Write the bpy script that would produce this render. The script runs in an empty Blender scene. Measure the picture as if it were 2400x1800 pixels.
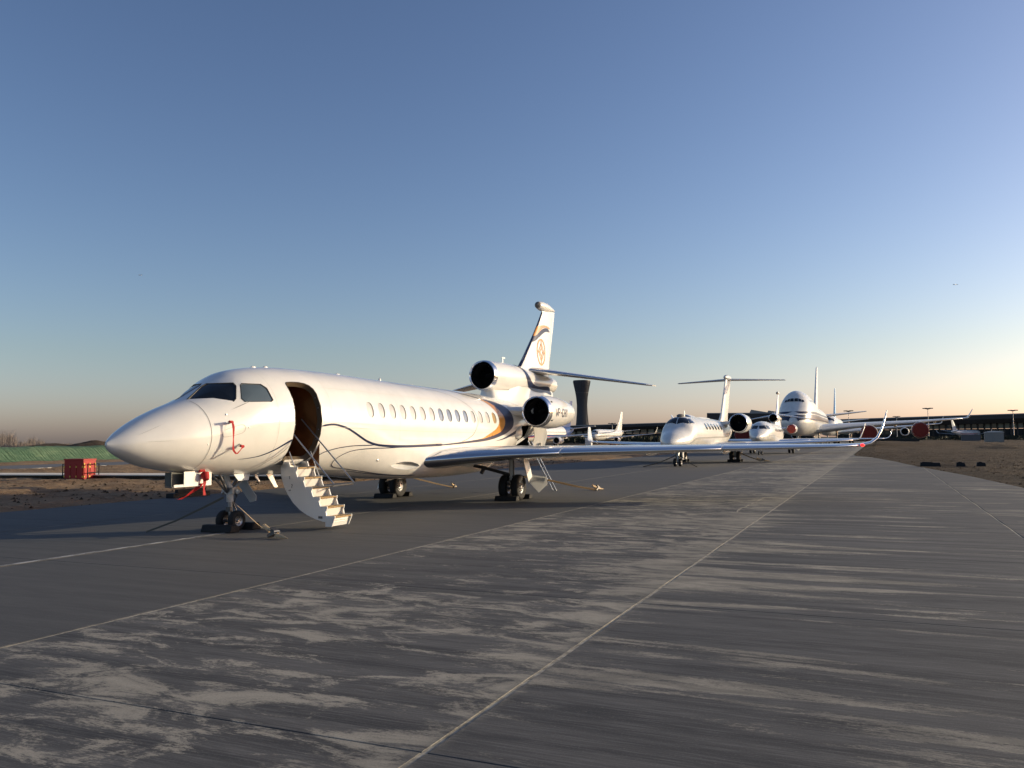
import bpy, bmesh, math, random
import numpy as np
from mathutils import Vector, Matrix
from mathutils.geometry import delaunay_2d_cdt
from mathutils.bvhtree import BVHTree
R = math.radians
random.seed(7); rng = np.random.default_rng(7)
S = bpy.context.scene
COL = S.collection

# ------------------------------------------------------------------ camera
cam = bpy.data.cameras.new('camera'); cam_ob = bpy.data.objects.new('camera', cam); COL.objects.link(cam_ob)
cam.sensor_fit = 'HORIZONTAL'; cam.sensor_width = 36.0; cam.lens = 36.0 * 1950 / 2400
cam.clip_start = 0.1; cam.clip_end = 20000
def _cam_matrix():
    f = 1950.0
    d1 = Vector((2060 - 1200, -(1022 - 900), -f)).normalized()
    d2 = -Vector((-3455 - 1200, -(1073 - 900), -f)).normalized()
    up = d2.cross(d1).normalized(); d2 = d1.cross(up)
    return Matrix((d2, d1, up)).to_4x4()
CAM_H = 1.91
cam_ob.matrix_world = Matrix.Translation((0, 0, CAM_H)) @ _cam_matrix()
S.camera = cam_ob

# ------------------------------------------------------------------ sky, sun, exposure
SUN_EL, SUN_AZ = 12.0, 51.0            # azimuth from +Y towards +X
W = bpy.data.worlds.new('World'); S.world = W; W.use_nodes = True
nt = W.node_tree; nt.nodes.clear()
sky = nt.nodes.new('ShaderNodeTexSky'); sky.sky_type = 'NISHITA'; sky.sun_disc = False
sky.sun_elevation = R(SUN_EL); sky.sun_rotation = R(SUN_AZ)
sky.altitude = 0; sky.air_density = 1.0; sky.dust_density = 1.2; sky.ozone_density = 2.2
bg = nt.nodes.new('ShaderNodeBackground'); bg.inputs['Strength'].default_value = 0.125
wo = nt.nodes.new('ShaderNodeOutputWorld')
gm = nt.nodes.new('ShaderNodeGamma'); gm.inputs[1].default_value = 1.2      # hazy, contrasty evening sky
tn = nt.nodes.new('ShaderNodeMix'); tn.data_type = 'RGBA'; tn.blend_type = 'MULTIPLY'; tn.inputs[0].default_value = 1.0; tn.inputs[7].default_value = (1.05, .93, .985, 1)
nt.links.new(sky.outputs[0], gm.inputs[0]); nt.links.new(gm.outputs[0], tn.inputs[6]); # thin pale haze low over the whole horizon
tc = nt.nodes.new('ShaderNodeTexCoord'); sx = nt.nodes.new('ShaderNodeSeparateXYZ'); nt.links.new(tc.outputs['Generated'], sx.inputs[0])
mr = nt.nodes.new('ShaderNodeMapRange'); mr.interpolation_type = 'SMOOTHSTEP'; mr.inputs[1].default_value = 0.11; mr.inputs[2].default_value = -0.02; mr.inputs[3].default_value = 0; mr.inputs[4].default_value = 1
nt.links.new(sx.outputs[2], mr.inputs[0])
hz = nt.nodes.new('ShaderNodeMix'); hz.data_type = 'RGBA'; hz.blend_type = 'MULTIPLY'; hz.inputs[7].default_value = (1.10, 1.12, 1.60, 1)
nt.links.new(mr.outputs[0], hz.inputs[0]); nt.links.new(tn.outputs[2], hz.inputs[6]); nt.links.new(hz.outputs[2], bg.inputs[0]); nt.links.new(bg.outputs[0], wo.inputs[0])
sun = bpy.data.lights.new('sun', 'SUN'); sun.energy = 4.8; sun.angle = R(0.53); sun.color = (1.0, 0.855, 0.59)
sun_ob = bpy.data.objects.new('sun', sun); COL.objects.link(sun_ob)
sd = Vector((math.sin(R(SUN_AZ)) * math.cos(R(SUN_EL)), math.cos(R(SUN_AZ)) * math.cos(R(SUN_EL)), math.sin(R(SUN_EL))))
sun_ob.rotation_euler = sd.to_track_quat('Z', 'Y').to_euler(); sun_ob.location = (20, 20, 40)
S.view_settings.view_transform = 'Standard'; S.view_settings.look = 'None'
S.view_settings.exposure = 0.0; S.view_settings.gamma = 1.0; S.view_settings.use_curve_mapping = False

# ------------------------------------------------------------------ materials
class NT:
    def __init__(s, name):
        s.m = bpy.data.materials.new(name); s.m.use_nodes = True; s.t = s.m.node_tree; s.t.nodes.clear()
        s.out = s.t.nodes.new('ShaderNodeOutputMaterial')
        s.b = s.t.nodes.new('ShaderNodeBsdfPrincipled'); s.t.links.new(s.b.outputs[0], s.out.inputs[0])
    def L(s, v, sock):
        if isinstance(v, bpy.types.NodeSocket): s.t.links.new(v, sock)
        elif isinstance(v, (tuple, list)): sock.default_value = (tuple(v) + (1,))[:len(sock.default_value)]
        else: sock.default_value = v
    def pos(s):
        return s.t.nodes.new('ShaderNodeNewGeometry').outputs['Position']
    def obj(s):
        return s.t.nodes.new('ShaderNodeTexCoord').outputs['Object']
    def rnd(s):
        return s.t.nodes.new('ShaderNodeObjectInfo').outputs['Random']
    def map(s, v, scale=(1, 1, 1), rot=(0, 0, 0), loc=(0, 0, 0)):
        n = s.t.nodes.new('ShaderNodeMapping'); s.L(v, n.inputs[0]); n.inputs[1].default_value = loc; n.inputs[2].default_value = rot; n.inputs[3].default_value = scale
        return n.outputs[0]
    def noise(s, v, scale, detail=4, rough=.55, dist=0):
        n = s.t.nodes.new('ShaderNodeTexNoise'); s.L(v, n.inputs['Vector']); n.inputs['Scale'].default_value = scale
        n.inputs['Detail'].default_value = detail; n.inputs['Roughness'].default_value = rough; n.inputs['Distortion'].default_value = dist
        return n.outputs[0]
    def vor(s, v, scale):
        n = s.t.nodes.new('ShaderNodeTexVoronoi'); s.L(v, n.inputs['Vector']); n.inputs['Scale'].default_value = scale
        return n.outputs['Distance']
    def math(s, op, a, b=0.0, c=0.0, clamp=False):
        n = s.t.nodes.new('ShaderNodeMath'); n.operation = op; n.use_clamp = clamp
        for i, q in enumerate((a, b, c)): s.L(q, n.inputs[i])
        return n.outputs[0]
    def step(s, v, a, b, c=0.0, d=1.0):
        n = s.t.nodes.new('ShaderNodeMapRange'); n.interpolation_type = 'SMOOTHSTEP'
        for i, q in enumerate((v, a, b, c, d)): s.L(q, n.inputs[i])
        return n.outputs[0]
    def mix(s, f, a, b, bl='MIX'):
        n = s.t.nodes.new('ShaderNodeMix'); n.data_type = 'RGBA'; n.blend_type = bl
        s.L(f, n.inputs[0]); s.L(a, n.inputs[6]); s.L(b, n.inputs[7])
        return n.outputs[2]
    def sep(s, v):
        n = s.t.nodes.new('ShaderNodeSeparateXYZ'); s.L(v, n.inputs[0]); return n.outputs
    def bump(s, h, strength=.3, dist=.02):
        n = s.t.nodes.new('ShaderNodeBump'); n.inputs['Strength'].default_value = strength; n.inputs['Distance'].default_value = dist
        s.L(h, n.inputs['Height']); s.t.links.new(n.outputs[0], s.b.inputs['Normal'])
    def set(s, color=None, rough=None, metal=None, coat=None, spec=None, emit=None, estr=None):
        b = s.b.inputs
        if color is not None: s.L(color, b['Base Color'])
        if rough is not None: s.L(rough, b['Roughness'])
        if metal is not None: s.L(metal, b['Metallic'])
        if coat is not None: b['Coat Weight'].default_value = coat; b['Coat Roughness'].default_value = .04
        if spec is not None: b['Specular IOR Level'].default_value = spec
        if emit is not None: s.L(emit, b['Emission Color']); b['Emission Strength'].default_value = estr
        return s.m

def paint(name, col, rough=.28, coat=.6, var=.06, spec=.5, bump=0.0):
    n = NT(name); p = n.obj()
    f = n.noise(p, 1.3, 5, .6)
    d = n.noise(n.map(p, (6, 1.2, 6)), 3, 4, .6)
    lo = tuple(c * (1 - var) for c in col); hi = tuple(min(1, c * (1 + var * .4)) for c in col)
    c = n.mix(n.step(f, .3, .7), lo, hi)
    c = n.mix(n.math('MULTIPLY', n.step(d, .55, .8), var), c, tuple(q * .6 for q in col))
    if bump: n.bump(n.noise(p, 2.2, 2, .5), bump, .01)
    return n.set(c, n.math('MULTIPLY_ADD', f, .12, rough - .06), 0, coat, spec)

def metal(name, col, rough=.2, var=.15):
    n = NT(name); p = n.obj(); f = n.noise(p, 9, 5, .6)
    c = n.mix(f, tuple(q * (1 - var) for q in col), col)
    return n.set(c, n.math('MULTIPLY_ADD', f, rough * .5, rough * .75), 1.0)

def dull(name, col, rough=.8, var=.25, scale=8, bump=.2, spec=.3):
    n = NT(name); p = n.obj(); f = n.noise(p, scale, 6, .6)
    c = n.mix(f, tuple(q * (1 - var) for q in col), tuple(q * (1 + var) for q in col))
    if bump: n.bump(n.noise(p, scale * 4, 4, .6), bump, .01)
    return n.set(c, rough, 0, None, spec)

M = {}
M['white'] = paint('white_paint', (.77, .75, .705), .22, .7, .06, bump=.015)
M['white2'] = paint('aged_white_paint', (.74, .725, .69), .32, .4, .10)
M['grey'] = paint('grey_paint', (.42, .42, .41), .4, .2, .1)
M['lightgrey'] = paint('light_grey_paint', (.60, .60, .59), .35, .3, .08)
M['navy'] = paint('navy_paint', (.010, .019, .060), .30, .08, .1, .2)
M['gold'] = paint('gold_paint', (.56, .235, .025), .28, .5, .08)
M['blue'] = paint('blue_paint', (.014, .045, .17), .4, .1, .1, .25)
M['skyblue'] = paint('sky_blue_paint', (.10, .36, .62), .3, .5, .1)
M['redpaint'] = paint('red_paint', (.55, .045, .03), .45, .2, .2)
M['black'] = dull('black_gap', (.006, .006, .007), .7, .2)
M['seam'] = dull('panel_seam', (.16, .15, .14), .6, .2)
M['rubber'] = dull('tyre_rubber', (.018, .018, .019), .75, .35, 20)
M['chock'] = dull('chock_rubber', (.012, .012, .013), .7, .4, 12)
M['chrome'] = metal('polished_aluminium', (.82, .82, .83), .16, .08)
M['steel'] = metal('steel', (.42, .42, .43), .42, .3)
M['darksteel'] = metal('dark_steel', (.16, .16, .165), .45, .3)
M['alu'] = metal('ladder_aluminium', (.80, .80, .80), .35, .1)
M['seamlight'] = dull('skin_lap', (.50, .48, .44), .5, .1)
M['strap'] = dull('tan_webbing', (.52, .39, .24), .85, .2, 30)
M['strapdark'] = dull('olive_webbing', (.10, .085, .06), .9, .3, 30)
M['liner'] = dull('hatch_lining', (.12, .12, .105), .7, .3, 4)
M['ribbon'] = dull('red_ribbon', (.34, .012, .014), .7, .25, 15)
M['cover'] = dull('red_engine_cover', (.20, .03, .022), .85, .3, 2.5, .4)
M['coverbright'] = dull('bright_red_cover', (.36, .06, .04), .8, .25, 3, .3)
M['wood'] = paint('varnished_wood', (.16, .05, .016), .22, .6, .4)
M['trim'] = dull('cabin_trim', (.13, .095, .06), .6, .35, 6)
M['carpet'] = dull('dark_carpet', (.03, .022, .016), .95, .3, 40)
M['tread'] = dull('tan_tread', (.36, .235, .11), .8, .18, 25)
def _glass(name, col, rough=.04):
    n = NT(name); f = n.noise(n.obj(), 1.5, 3, .5)
    return n.set(n.mix(f, tuple(c * .7 for c in col), col), rough, 0, .3, .6)
M['glass'] = _glass('dark_cockpit_glass', (.008, .010, .012))
M['glass2'] = _glass('pale_cockpit_glass', (.09, .12, .14))
M['farglass'] = _glass('far_window_glass', (.015, .018, .022), .12)
M['blind'] = paint('window_blind', (.52, .50, .47), .3, .6, .12)
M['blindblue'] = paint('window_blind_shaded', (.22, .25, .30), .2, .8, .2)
n = NT('red_lamp'); M['redlamp'] = n.set((.6, .02, .02), .2, 0, .5, emit=(1, .018, .014), estr=3.2)
n = NT('lamp_lens'); M['lens'] = n.set((.8, .8, .78), .08, .6)

def concrete(name, lines=False):
    n = NT(name); P = n.pos(); X, Y, Z = n.sep(P)
    warp = n.noise(P, .35, 3, .5)
    Pw = n.map(P, (.16, 2.6, 1), rot=(0, 0, R(3)))
    streak = n.noise(Pw, 1.6, 8, .62, .25)
    fine = n.noise(n.map(P, (1.6, 30, 1), rot=(0, 0, R(2))), 1.5, 5, .6, .1)
    grain = n.noise(P, 60, 6, .7)
    slab = n.rnd() if not lines else .5
    base = n.mix(n.step(streak, .32, .68), (.046, .045, .044), (.112, .107, .100))
    base = n.mix(n.math('MULTIPLY', n.step(fine, .45, .75), .5), base, (.215, .208, .196))
    base = n.mix(n.math('MULTIPLY', n.step(fine, .50, .25), .45), base, (.032, .033, .036))
    # dust lying in patches: mottled in one lane, swept into streaks in the next
    big = n.noise(n.map(P, (.5, .8, 1), loc=(3, 7, 0)), .35, 3, .5, .3)
    mott = n.noise(n.map(P, (1.0, 2.4, 1), rot=(0, 0, R(4))), 1.1, 12, .70, .8)
    swept = n.noise(n.map(P, (.26, 2.3, 1), rot=(0, 0, R(-4)), loc=(11, 3, 0)), .95, 12, .64, .5)
    laneB = n.math('MULTIPLY', n.step(X, -7.75, -7.5), n.step(X, -2.5, -2.75))
    laneC = n.step(X, -2.75, -2.5)
    edgeB = n.step(n.math('ABSOLUTE', n.math('ADD', X, 2.62)), 1.3, 0, 0, .10)   # sand gathers at the joint
    mB = n.math('ADD', n.math('MULTIPLY_ADD', big, .55, mott), edgeB)
    mC = n.math('ADD', n.math('MULTIPLY_ADD', big, .50, swept), n.math('MULTIPLY', edgeB, .6))
    gr2 = n.math('MULTIPLY_ADD', n.noise(n.map(P, (.7, 3.4, 1), rot=(0, 0, R(3))), 11, 7, .78), .6, n.math('MULTIPLY', n.noise(n.map(P, (1, 2.2, 1)), 26, 6, .75), .4))
    mB = n.math('MULTIPLY_ADD', n.math('SUBTRACT', gr2, .5), .75, mB); mC = n.math('MULTIPLY_ADD', n.math('SUBTRACT', gr2, .5), .5, mC)
    dB = n.math('MULTIPLY', n.step(mB, .765, .855), laneB)
    dC = n.math('MULTIPLY', n.step(mC, .80, .865), laneC)
    dA = n.math('MULTIPLY', n.step(n.math('MULTIPLY_ADD', big, .4, swept), .86, .97), .5)
    laneA = n.math('SUBTRACT', 1.0, n.math('ADD', laneB, laneC), clamp=True)
    dust = n.math('ADD', n.math('ADD', dB, dC), n.math('MULTIPLY', dA, laneA), clamp=True)
    dust = n.math('MULTIPLY', dust, n.step(grain, .25, .6, .55, 1.0))
    base = n.mix(n.math('MULTIPLY', laneA, .6), base, (.094, .090, .083))
    c = n.mix(n.math('MULTIPLY', dust, .85), base, n.mix(n.step(mott, .4, .65), (.23, .213, .176), (.43, .388, .312)))
    c = n.mix(n.math('MULTIPLY', slab, .16), c, (.05, .05, .054)) if not lines else c
    c = n.mix(n.math('MULTIPLY', n.step(grain, .50, .70), .4), c, n.mix(.5, c, (.30, .29, .28)))
    if lines:
        fx = n.math('ABSOLUTE', n.math('SUBTRACT', n.math('FRACT', n.math('DIVIDE', n.math('ADD', X, 2.62 + 50), 5.0)), .5))
        lx = n.step(fx, .492, .496)
        fy = n.math('ABSOLUTE', n.math('SUBTRACT', n.math('FRACT', n.math('DIVIDE', n.math('ADD', Y, .43 + 50), 5.0)), .5))
        ly = n.step(fy, .497, .4985)
        c = n.mix(n.math('MULTIPLY', lx, .6), c, (.30, .28, .24)); c = n.mix(n.math('MULTIPLY', ly, .5), c, (.03, .03, .03))
    n.bump(n.math('MULTIPLY_ADD', grain, .5, n.math('MULTIPLY', fine, .6)), .22, .006)
    return n.set(c, n.math('MULTIPLY_ADD', dust, .15, .78), 0, None, .25)
M['concrete'] = concrete('dusty_concrete'); M['concretefar'] = concrete('dusty_concrete_far', True)
n = NT('joint_sealant'); P = n.pos(); f = n.noise(P, 9, 6, .7); M['sealant'] = n.set(n.mix(n.step(f, .3, .7), (.16, .14, .11), (.46, .41, .32)), .9)
n = NT('worn_white_line'); P = n.pos(); f = n.noise(n.map(P, (6, 1.2, 1)), 2.2, 8, .7)
M['line'] = n.set(n.mix(n.step(f, .42, .60), (.12, .118, .115), (.50, .48, .45)), .85)
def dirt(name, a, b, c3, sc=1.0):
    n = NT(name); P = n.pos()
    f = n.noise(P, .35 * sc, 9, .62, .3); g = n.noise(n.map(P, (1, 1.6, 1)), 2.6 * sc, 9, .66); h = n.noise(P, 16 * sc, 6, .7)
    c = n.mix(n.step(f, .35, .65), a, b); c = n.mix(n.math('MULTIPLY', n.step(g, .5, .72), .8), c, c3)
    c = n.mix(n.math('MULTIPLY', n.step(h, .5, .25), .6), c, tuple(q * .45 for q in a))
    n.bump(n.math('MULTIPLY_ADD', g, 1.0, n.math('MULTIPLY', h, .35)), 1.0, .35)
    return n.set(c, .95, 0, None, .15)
M['dirt'] = dirt('sunlit_bare_earth', (.25, .16, .093), (.38, .26, .155), (.48, .355, .23))  # left earth: colour lightened to suggest clod faces catching the sun
M['dirtbacklit'] = dirt('backlit_bare_earth', (.062, .041, .026), (.10, .07, .045), (.145, .105, .07))  # same earth for the right side, backlit shade put into the colour
M['dirtfar'] = dirt('far_earth', (.08, .062, .045), (.12, .095, .066), (.15, .12, .085), .25)
M['mound'] = dirt('mound_earth', (.085, .058, .038), (.125, .09, .058), (.06, .043, .03), 1.2)
M['kerb'] = dull('pale_kerb_concrete', (.72, .66, .56), .85, .12, 3)
M['asphalt'] = dull('taxiway_concrete', (.13, .13, .132), .85, .15, .6)
n = NT('green_netting'); P = n.pos(); f = n.noise(n.map(P, (.8, .25, .8)), 1.2, 7, .65, .8); g = n.noise(P, 8, 6, .7); rib = n.noise(n.map(P, (.25, 3.2, .25), rot=(0, 0, R(12))), 1.3, 4, .6, .6)
c = n.mix(n.step(f, .35, .7), (.085, .165, .095), (.165, .25, .145)); c = n.mix(n.math('MULTIPLY', n.step(rib, .52, .66), .55), c, (.06, .105, .06)); c = n.mix(n.math('MULTIPLY', n.step(g, .5, .7), .6), c, (.17, .24, .14)); c = n.mix(n.step(f, .68, .8), c, (.07, .30, .22))
n.bump(n.math('MULTIPLY_ADD', rib, 3.0, g), .9, .2); M['net'] = n.set(c, .8, 0, None, .25)
M['twig'] = dull('winter_twigs', (.27, .225, .19), .95, .25, .2, 0)  # twig colour lightened to suggest distance haze
M['towercl'] = dull('tower_cladding', (.055, .055, .062), .55, .2, .4, 0)
M['towerrib'] = dull('tower_rib', (.10, .10, .105), .5, .2, .4, 0)
M['roof'] = dull('bronze_roof', (.055, .042, .034), .6, .2, .05, 0)
M['rooflt'] = dull('roof_edge', (.34, .31, .28), .6, .15, .05, 0)
M['facade'] = dull('dark_facade', (.022, .024, .024), .5, .3, .05, 0)
M['facadegl'] = _glass('terminal_glazing', (.06, .085, .075), .1)
M['facadelt'] = _glass('bright_glazing', (.17, .20, .15), .25)
M['box'] = paint('red_box_paint', (.36, .018, .014), .55, .0, .15, .3)
M['yellow'] = dull('yellow_tag', (.70, .45, .08), .6, .2)
M['shed'] = dull('grey_shed', (.27, .26, .235), .6, .12, 1, 0)
M['hedge'] = dull('dark_scrub', (.030, .032, .020), .95, .4, .5, .3)

# ------------------------------------------------------------------ object helpers
def link(o, parent=None, **props):
    COL.objects.link(o)
    if parent is not None: o.parent = parent
    for k, v in props.items(): o[k] = v
    return o
def empty(name, loc=(0, 0, 0), rz=0, **props):
    o = bpy.data.objects.new(name, None); o.location = loc; o.rotation_euler = (0, 0, rz); o.empty_display_size = .3
    return link(o, None, **props)
def thing(name, label, cat, loc=(0, 0, 0), rz=0, group=None):
    o = empty(name, loc, rz, label=label, category=cat)
    if group: o['group'] = group
    return o
class MB:
    """collects geometry for ONE mesh object"""
    def __init__(s): s.v = []; s.f = []; s.mi = []
    def add(s, vs, fs, mi=0):
        o = len(s.v); s.v += [tuple(map(float, q)) for q in vs]; s.f += [tuple(i + o for i in f) for f in fs]; s.mi += [mi] * len(fs)
        return s
    def box(s, c, d, rz=0, mi=0, rx=0, ry=0):
        m = Matrix.Translation(c) @ Matrix.Rotation(rz, 4, 'Z') @ Matrix.Rotation(ry, 4, 'Y') @ Matrix.Rotation(rx, 4, 'X')
        vs = [m @ Vector((x * d[0] / 2, y * d[1] / 2, z * d[2] / 2)) for x in (-1, 1) for y in (-1, 1) for z in (-1, 1)]
        return s.add(vs, [(0, 1, 3, 2), (4, 6, 7, 5), (0, 4, 5, 1), (2, 3, 7, 6), (0, 2, 6, 4), (1, 5, 7, 3)], mi)
    def tube(s, pts, r, n=8, mi=0, cap=True, flat=None):
        pts = [Vector(p) for p in pts]; rs = r if isinstance(r, (list, tuple)) else [r] * len(pts)
        vs = []; fs = []; prev = None
        for i, p in enumerate(pts):
            t = (pts[min(i + 1, len(pts) - 1)] - pts[max(i - 1, 0)]).normalized()
            a = prev if prev is not None else (Vector((0, 0, 1)) if abs(t.z) < .9 else Vector((1, 0, 0)))
            u = (a - t * a.dot(t)).normalized(); prev = u; w = t.cross(u)
            for k in range(n):
                q = 2 * math.pi * k / n
                vs.append(p + u * math.cos(q) * rs[i] * (flat or 1) + w * math.sin(q) * rs[i])
        for i in range(len(pts) - 1):
            for k in range(n): fs.append((i * n + k, i * n + (k + 1) % n, (i + 1) * n + (k + 1) % n, (i + 1) * n + k))
        if cap: fs.append(tuple(range(n - 1, -1, -1))); fs.append(tuple((len(pts) - 1) * n + k for k in range(n)))
        return s.add(vs, fs, mi)
    def lathe(s, c, axis, prof, n=24, mi=0):
        """prof: (along axis, radius)"""
        c = Vector(c); t = Vector(axis).normalized(); a = Vector((0, 0, 1)) if abs(t.z) < .9 else Vector((1, 0, 0))
        u = (a - t * a.dot(t)).normalized(); w = t.cross(u); vs = []; fs = []
        for (x, r) in prof:
            for k in range(n):
                q = 2 * math.pi * k / n; vs.append(c + t * x + (u * math.cos(q) + w * math.sin(q)) * max(r, 1e-4))
        for i in range(len(prof) - 1):
            for k in range(n): fs.append((i * n + k, i * n + (k + 1) % n, (i + 1) * n + (k + 1) % n, (i + 1) * n + k))
        return s.add(vs, fs, mi)
    def prism(s, poly, h, mi=0):
        """poly: 3D points, extruded by vector h"""
        n = len(poly); h = Vector(h); vs = [Vector(p) for p in poly] + [Vector(p) + h for p in poly]
        fs = [tuple(range(n - 1, -1, -1)), tuple(range(n, 2 * n))] + [(i, (i + 1) % n, n + (i + 1) % n, n + i) for i in range(n)]
        return s.add(vs, fs, mi)
    def grid(s, rows, mi=0, closed=False):
        n = len(rows[0]); vs = [p for r in rows for p in r]; fs = []
        for i in range(len(rows) - 1):
            for k in range(n if closed else n - 1): fs.append((i * n + k, i * n + (k + 1) % n, (i + 1) * n + (k + 1) % n, (i + 1) * n + k))
        return s.add(vs, fs, mi)
    def ball(s, c, r, n=8, mi=0, sc=(1, 1, 1)):
        rows = []
        for i in range(n // 2 + 1):
            a = math.pi * i / (n // 2)
            rows.append([(c[0] + sc[0] * r * max(math.sin(a), 1e-3) * math.cos(2 * math.pi * k / n), c[1] + sc[1] * r * max(math.sin(a), 1e-3) * math.sin(2 * math.pi * k / n), c[2] + sc[2] * r * math.cos(a)) for k in range(n)])
        return s.grid(rows, mi, True)
    def build(s, name, mats, parent=None, smooth=True, angle=35, recalc=True, **props):
        me = bpy.data.meshes.new(name); me.from_pydata(s.v, [], s.f)
        for m in (mats if isinstance(mats, (list, tuple)) else [mats]): me.materials.append(m)
        if any(s.mi): me.polygons.foreach_set('material_index', s.mi)
        if recalc:
            b = bmesh.new(); b.from_mesh(me); bmesh.ops.recalc_face_normals(b, faces=b.faces); b.to_mesh(me); b.free()
        if smooth:
            me.polygons.foreach_set('use_smooth', [True] * len(me.polygons))
            me.set_sharp_from_angle(angle=R(angle))
        me.update()
        return link(bpy.data.objects.new(name, me), parent, **props)
def copy_tree(o, parent=None, skip=()):
    c = o.copy(); COL.objects.link(c)
    if parent is not None: c.parent = parent
    for ch in list(o.children):
        if ch.name.split('.')[0] not in skip: copy_tree(ch, c, skip)
    return c

def pchip(xk, yk, x):
    xk = np.asarray(xk, float); yk = np.asarray(yk, float); h = np.diff(xk); d = np.diff(yk) / h; m = np.zeros_like(yk)
    for i in range(1, len(xk) - 1):
        if d[i - 1] * d[i] > 0:
            w1 = 2 * h[i] + h[i - 1]; w2 = h[i] + 2 * h[i - 1]; m[i] = (w1 + w2) / (w1 / d[i - 1] + w2 / d[i])
    m[0] = d[0]; m[-1] = d[-1]
    x = np.clip(x, xk[0], xk[-1]); i = np.clip(np.searchsorted(xk, x) - 1, 0, len(h) - 1); t = (x - xk[i]) / h[i]
    return yk[i] * (1 + 2 * t) * (1 - t) ** 2 + m[i] * h[i] * t * (1 - t) ** 2 + yk[i + 1] * t * t * (3 - 2 * t) + m[i + 1] * h[i] * t * t * (t - 1)

class Body:
    """aircraft fuselage: local x = towards the port wing, y = aft of the nose, z = up; phi = 0 top, +90 port side"""
    def __init__(s, knots, bump=None):
        k = np.array(knots, float); s.k = k; s.bump = bump; s.len = k[-1, 0]
    def pt(s, y, phi, off=0.0):
        zt = float(pchip(s.k[:, 0], s.k[:, 1], y)); zb = float(pchip(s.k[:, 0], s.k[:, 2], y)); w = float(pchip(s.k[:, 0], s.k[:, 3], y))
        a = math.radians(phi); g = s.bump(y, phi) if s.bump else 1.0
        zc = float(pchip(s.k[:, 0], s.k[:, 4], y)) if s.k.shape[1] > 4 else (zt + zb) / 2; c = math.cos(a)
        return Vector((w * math.sin(a) * g, y, zc + (zt - zc if c > 0 else zc - zb) * c * g))
    def nrm(s, y, phi):
        e = .02
        a = s.pt(min(y + e, s.len), phi) - s.pt(max(y - e, 0), phi); b = s.pt(y, phi + .5) - s.pt(y, phi - .5)
        n = b.cross(a)
        if n.length < 1e-9: return Vector((0, -1, 0))
        n.normalize(); q = s.pt(y, phi); c = s.pt(y, 0) * .5 + s.pt(y, 180) * .5
        return n if n.dot(q - c) >= 0 or abs(n.dot(q - c)) < 1e-6 else -n
    def at(s, y, phi, off):
        return s.pt(y, phi) + s.nrm(y, phi) * off
    def mesh(s, ys, nphi):
        b = MB(); b.grid([[s.pt(y, 360 * k / nphi) for k in range(nphi)] for y in ys], 0, True)
        b.f.append(tuple(range(nphi))); b.mi.append(0)
        n0 = (len(ys) - 1) * nphi; b.f.append(tuple(n0 + k for k in range(nphi))); b.mi.append(0)
        return b
def resample(pts, n, smooth=True):
    p = np.array(pts, float)
    if smooth and len(p) > 2:                          # Catmull-Rom
        q = np.vstack([2 * p[0] - p[1], p, 2 * p[-1] - p[-2]]); o = []
        for i in range(len(p) - 1):
            for t in np.linspace(0, 1, 12, endpoint=False):
                a, b, c, d = q[i:i + 4]
                o.append(.5 * (2 * b + (c - a) * t + (2 * a - 5 * b + 4 * c - d) * t * t + (3 * b - a - 3 * c + d) * t ** 3))
        o.append(p[-1]); p = np.array(o)
    d = np.r_[0, np.cumsum(np.hypot(np.diff(p[:, 0]), np.diff(p[:, 1]) * .02))]
    u = np.linspace(0, d[-1], n)
    return np.c_[np.interp(u, d, p[:, 0]), np.interp(u, d, p[:, 1])]
def stroke(body, pts, w0, w1, name, mat, parent, n=60, off=.005):
    """painted pinstripe: thin strip that follows the fuselage"""
    p = resample(pts, n); b = MB(); rows = []
    for i in range(n):
        t = p[min(i + 1, n - 1)] - p[max(i - 1, 0)]; rad = 1.22 * math.pi / 180
        tx, ty = t[0], t[1] * rad; l = math.hypot(tx, ty) or 1; nx, ny = -ty / l, tx / l
        w = (w0 + (w1 - w0) * i / (n - 1)) / 2 * min(1, .15 + min(i, n - 1 - i) / 3)
        rows.append([body.at(p[i][0] + nx * w * k, p[i][1] + ny * w * k / rad, off) for k in (-1, 0, 1)])
    b.grid(rows); return b.build(name, mat, parent)
def band(body, A, B, name, mat, parent, n=60, m=6, off=.004):
    A = resample(A, n); B = resample(B, n); b = MB()
    b.grid([[body.at(*(A[i] + (B[i] - A[i]) * k / m), off) for k in range(m + 1)] for i in range(n)])
    return b.build(name, mat, parent)

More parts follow.
